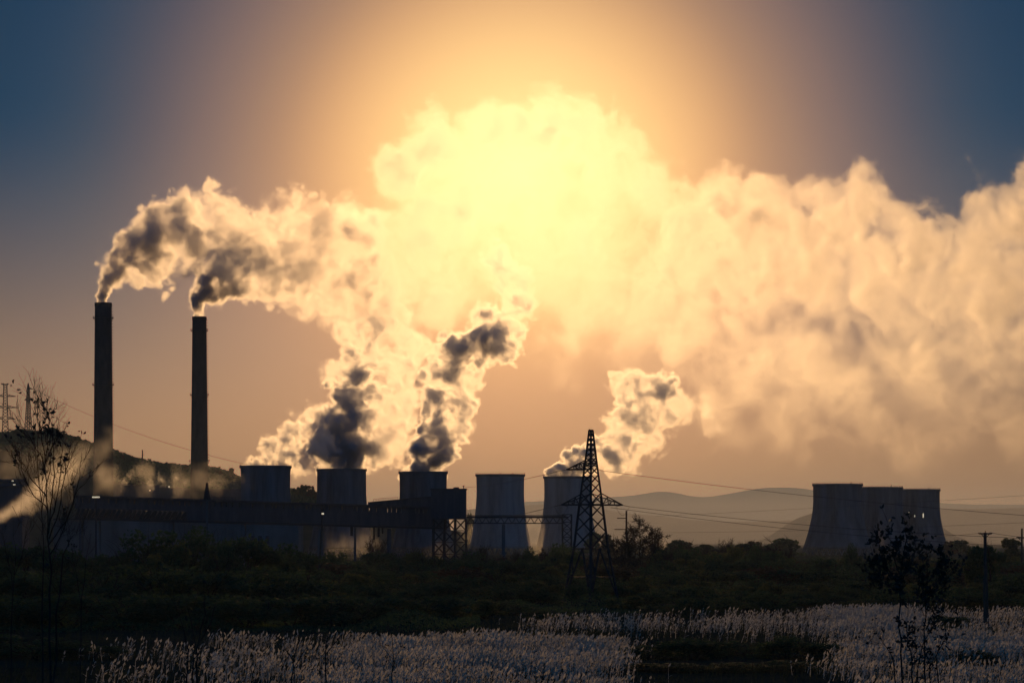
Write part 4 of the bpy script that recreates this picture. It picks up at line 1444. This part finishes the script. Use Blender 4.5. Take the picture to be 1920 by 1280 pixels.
plume('smoke_plume', 'thick smoke blown right from the mouth of the taller left chimney', 'smoke plume',
      [(192, 566, 12, .8, .2), (194, 550, 15, .7, .3), (201, 530, 21, .5, .4), (214, 510, 29, .36, .5), (232, 490, 38, .26, .5), (256, 470, 46, .2, .5),
       (250, 512, 30, .10), (284, 455, 52, .18, .4), (296, 498, 40, .08), (316, 430, 60, .13, .4), (346, 400, 50, .10, .4), (392, 400, 46, .06),
       (372, 448, 66, .07), (330, 500, 38, .04), (425, 430, 56, .045), (440, 470, 62, .045), (495, 438, 58, .035), (560, 420, 62, .03),
       (500, 490, 54, .035), (620, 432, 58, .025), (560, 480, 66, .03), (680, 430, 54, .02), (290, 525, 22, .04)],
      D1, 1.15, 3.5, smoke, 1, wobble=.55, uneven=3.2)
plume('smoke_plume', 'smoke curling off the mouth of the shorter right-hand chimney', 'smoke plume',
      [(372, 592, 11, .8, .2), (370, 576, 15, .7, .3), (374, 556, 22, .45, .4), (386, 536, 29, .34, .5), (400, 548, 26, .3), (408, 514, 34, .4, .4),
       (432, 528, 34, .28, .4), (440, 498, 42, .2, .4), (470, 530, 38, .07), (480, 494, 52, .08), (520, 528, 46, .05), (570, 530, 50, .04),
       (565, 575, 36, .02, .6), (620, 560, 52, .03), (612, 600, 30, .02, .7), (670, 520, 64, .03), (380, 505, 22, .12)],
      2400.0, 1.15, 3.5, smoke, 2, wobble=.5, uneven=3.0)
plume('steam_cloud', 'huge sunlit steam cloud drifting right above the cooling towers', 'steam cloud',
      [(600, 470, 70, .016), (660, 430, 66, .018), (700, 520, 74, .016), (740, 440, 70, .016), (755, 325, 60, .024, .25), (815, 272, 66, .022, .25),
       (880, 320, 86, .014), (955, 255, 74, .016, .25), (1035, 230, 68, .018, .25), (1100, 255, 70, .018, .25), (1170, 270, 52, .014, .35), (1000, 370, 130, .004),
       (1032, 250, 22, .7, .8), (870, 400, 22, .10, .6), (800, 440, 26, .08, .6), (1090, 470, 24, .05, .6), (1150, 370, 115, .006), (1215, 345, 62, .014, .35), (850, 410, 105, .010), (790, 480, 95, .012), (820, 570, 60, .014), (740, 590, 60, .012, .4),
       (900, 510, 90, .007), (1290, 412, 80, .018, .3), (1385, 402, 86, .022, .25), (1450, 407, 72, .022, .25), (1300, 500, 120, .014, .5),
       (1420, 510, 125, .016, .5), (1560, 392, 58, .026, .22), (1615, 385, 64, .026, .22), (1682, 430, 66, .024, .25), (1560, 510, 125, .016, .5),
       (1745, 460, 64, .024, .25), (1700, 550, 125, .015, .6), (1830, 450, 68, .024, .25), (1900, 405, 76, .024, .25), (1965, 350, 72, .024, .25),
       (1850, 570, 135, .016, .6), (1990, 520, 155, .015, .6), (1100, 510, 130, .0055, .5), (1200, 580, 110, .008, .6), (990, 500, 90, .006, .5),
       (1090, 610, 76, .008, .7), (1300, 640, 105, .011, .8), (1410, 690, 105, .010, .8), (1350, 770, 70, .006, .9), (1510, 690, 120, .010, .8),
       (1600, 740, 90, .007, .9), (1720, 680, 110, .011, .8), (1820, 660, 115, .011, .8), (1950, 650, 120, .012, .8), (1640, 810, 66, .004, .9), (1480, 790, 86, .004, .9), (1800, 770, 86, .004, .9), (1720, 820, 80, .003, .9), (1900, 790, 90, .004, .9), (1200, 690, 60, .004, .9), (1060, 700, 50, .003, .9), (1400, 830, 50, .002, .9)],
      2500.0, 1.5, 6.0, cloud, 23, wobble=.55, uneven=1.5)
plume('steam_plume', 'low steam leaning right from the leftmost cooling tower', 'steam plume',
      [(462, 880, 12, .35, .3), (480, 880, 13, .35, .3), (500, 880, 14, .35, .3), (520, 880, 14, .35, .3), (536, 880, 11, .3, .3), (470, 874, 14, .3, .3), (492, 868, 20, .28, .3), (522, 868, 20, .28, .3), (540, 876, 12, .2, .3), (514, 840, 27, .16), (545, 815, 30, .12), (550, 850, 30, .15),
       (575, 868, 26, .1), (578, 800, 30, .08), (594, 785, 30, .07), (602, 830, 34, .08), (562, 884, 17, .06, .5), (545, 775, 14, .02, .8)],
      2300.0, .85, 2.5, steam, 4, wobble=.5, uneven=3.2)
plume('steam_plume', 'tall dark-cored steam column from the second cooling tower', 'steam plume',
      [(601, 888, 11, .35, .3), (618, 888, 13, .5, .3), (660, 888, 13, .5, .3), (680, 888, 10, .3, .3), (608, 880, 19, .7, .3), (640, 874, 32, .8, .3), (670, 880, 17, .35, .3), (612, 838, 38, .6, .4), (650, 836, 46, .75, .4), (640, 795, 46, .55, .4),
       (664, 755, 40, .45, .4), (648, 735, 32, .2), (630, 700, 30, .06), (674, 705, 34, .25, .5), (670, 660, 32, .10), (652, 622, 36, .05, .5),
       (690, 618, 44, .05, .5), (704, 660, 42, .06, .5), (724, 600, 54, .04, .6), (710, 740, 38, .06), (706, 785, 44, .06), (722, 835, 44, .06),
       (748, 780, 42, .05, .5), (744, 836, 32, .05), (764, 742, 42, .04, .6), (752, 692, 46, .04, .6), (775, 650, 46, .035, .6), (700, 864, 18, .06)],
      2380.0, .9, 2.8, steam, 5, wobble=.5, uneven=3.2)
plume('steam_plume', 'twisting steam column from the third cooling tower', 'steam plume',
      [(755, 893, 10, .3, .3), (772, 892, 12, .45, .3), (814, 892, 12, .45, .3), (832, 893, 10, .3, .3), (764, 884, 14, .4, .3), (793, 878, 28, .75, .3), (824, 886, 12, .35, .3), (798, 842, 38, .55, .4), (830, 842, 34, .4, .4), (820, 795, 40, .2),
       (856, 805, 34, .08), (820, 752, 38, .14), (862, 755, 40, .08), (818, 704, 32, .14), (848, 694, 36, .18), (880, 720, 30, .06),
       (860, 655, 38, .22), (896, 642, 40, .22), (926, 626, 42, .2), (942, 655, 36, .06), (905, 600, 32, .09), (955, 610, 40, .06),
       (974, 566, 42, .045, .5), (960, 525, 46, .035, .5), (935, 495, 46, .03, .6), (822, 664, 28, .08)],
      2450.0, .9, 2.8, steam, 6, wobble=.5, uneven=3.2)
plume('steam_plume', 'steam puff leaning right off the fifth cooling tower behind the pylon', 'steam plume',
      [(1030, 900, 11, .4, .3), (1050, 898, 14, .5, .3), (1075, 898, 14, .5, .3), (1098, 900, 11, .4, .3), (1033, 890, 13, .4, .3), (1060, 882, 22, .5, .3), (1090, 886, 15, .35, .3), (1078, 860, 26, .3), (1108, 864, 28, .32), (1134, 848, 32, .25),
       (1156, 855, 30, .13), (1168, 812, 38, .09), (1178, 780, 36, .07), (1168, 716, 30, .06), (1200, 735, 40, .08), (1240, 735, 40, .14),
       (1200, 780, 48, .07), (1178, 834, 38, .055), (1216, 822, 36, .05), (1182, 872, 24, .04), (1152, 892, 14, .03, .6), (1244, 776, 38, .05),
       (1292, 765, 36, .02, .8), (1325, 775, 36, .015, .8), (1335, 805, 26, .01, .8)],
      2600.0, .85, 2.5, steam, 7, wobble=.5, uneven=3.2)

# low drifting steam among the buildings
plume('drifting_smoke', 'pale streak of smoke rising to the right behind the left bare sapling', 'smoke',
      [(-40, 992, 16, .12, .8), (-20, 980, 17, .12, .8), (0, 969, 18, .12, .8), (16, 960, 19, .12, .8), (32, 950, 21, .12, .8), (48, 939, 23, .11, .8), (64, 926, 26, .10, .8), (80, 913, 29, .09, .8), (98, 899, 33, .08, .8), (118, 884, 37, .06, .9), (138, 868, 38, .04, .9), (156, 850, 34, .02, .9),
       (60, 952, 18, .07, .8), (84, 938, 22, .06, .9), (106, 915, 24, .04, .9)],
      1230.0, .8, 2.4, smoke, 8, wobble=.3, uneven=.5)
plume('smoke_veil', 'thin grey veil of smoke hanging across the foot of the left chimney', 'smoke',
      [(150, 880, 42, .007, .9), (180, 860, 40, .008, .9), (200, 835, 32, .007, .9), (196, 890, 44, .008, .9), (205, 812, 20, .008, .9), (150, 920, 40, .006, .9), (215, 910, 36, .008, .9), (70, 870, 50, .006, .9), (20, 875, 50, .006, .9), (-30, 880, 50, .006, .9), (110, 860, 46, .006, .9), (380, 900, 46, .006, .9), (330, 905, 46, .007, .9), (280, 900, 46, .007, .9), (440, 915, 46, .006, .9)],
      2150.0, 2.0, 5.0, smoke, 18, wobble=.5, uneven=1.2)
plume('drifting_steam', 'thin wisps of lit steam above the plant building roof', 'steam wisps',
      [(232, 900, 12, .03, .9), (246, 890, 14, .02, .9), (262, 880, 12, .02, .9), (300, 900, 16, .02, .9), (316, 906, 8, .06, .6), (330, 896, 12, .02, .9), (280, 908, 16, .02, .9), (350, 905, 14, .015, .9), (410, 905, 24, .006, .9), (225, 915, 10, .03, .9)],
      2440.0, .8, 2.5, steam, 9, wobble=.6, uneven=1.6)
plume('ground_mist', 'bright low mist around the feet of the two grey cooling towers', 'mist',
      [(880, 1000, 34, .004, .9), (920, 1020, 40, .004, .9), (970, 1015, 44, .005, .9), (1000, 990, 34, .007, .9), (1010, 1030, 40, .008, .9), (1050, 1015, 44, .004, .9), (1100, 1030, 40, .003, .9), (1160, 1040, 40, .003, .9), (1230, 1035, 44, .003, .9)],
      2440.0, 2.2, 6.0, steam, 10, wobble=.4, uneven=1.0)
plume('ground_mist', 'grey mist creeping along the feet of the right cooling towers', 'mist',
      [(1600, 1040, 60, .0020, .9), (1660, 1038, 60, .0022, .9), (1720, 1038, 60, .0020, .9)],
      2350.0, 2.2, 6.0, steam, 11, wobble=.4, uneven=.3)
plume('ground_mist', 'lit mist under the gallery between its columns', 'mist',
      [(600, 1025, 40, .003, .9), (640, 1018, 44, .004, .9), (680, 1018, 46, .004, .9), (715, 1015, 44, .004, .9), (760, 1025, 40, .003, .9), (820, 1030, 40, .002, .9)],
      1900.0, 1.6, 4.5, steam, 12, wobble=.3, uneven=.2)
plume('hedge_mist', 'faint mist hanging over the dark hedge', 'mist',
      [(x_, 1056 + 8 * math.sin(x_ * .013), 50, .0009 if x_ > 480 else .0004, .95) for x_ in range(300, 1960, 45)],
      880.0, 1.8, 4.0, steam, 13, wobble=.3, uneven=.3)


# ------------------------------------------------------------------ haze
hm = volume_material('haze_air', (.58, .74, .95), .5)
for n_ in hm.node_tree.nodes:
    if n_.type == 'PRINCIPLED_VOLUME':
        n_.inputs['Density'].default_value = 2.6e-5
hz = Geo().box((-9500, -150, -4), (9500, 31500, 540)).build('haze', hm)
tag(hz, 'thin warm haze filling the air over the whole plain', kind='stuff')

vm = volume_material('valley_haze_air', (.97, .97, .97), .5)
for n_ in vm.node_tree.nodes:
    if n_.type == 'PRINCIPLED_VOLUME':
        n_.inputs['Density'].default_value = 7e-5
vh = Geo().box((-8800, 3900, -3.5), (8800, 10400, 150)).build('valley_haze', vm)
tag(vh, 'warm mist lying in the valley before the low hills', kind='stuff')
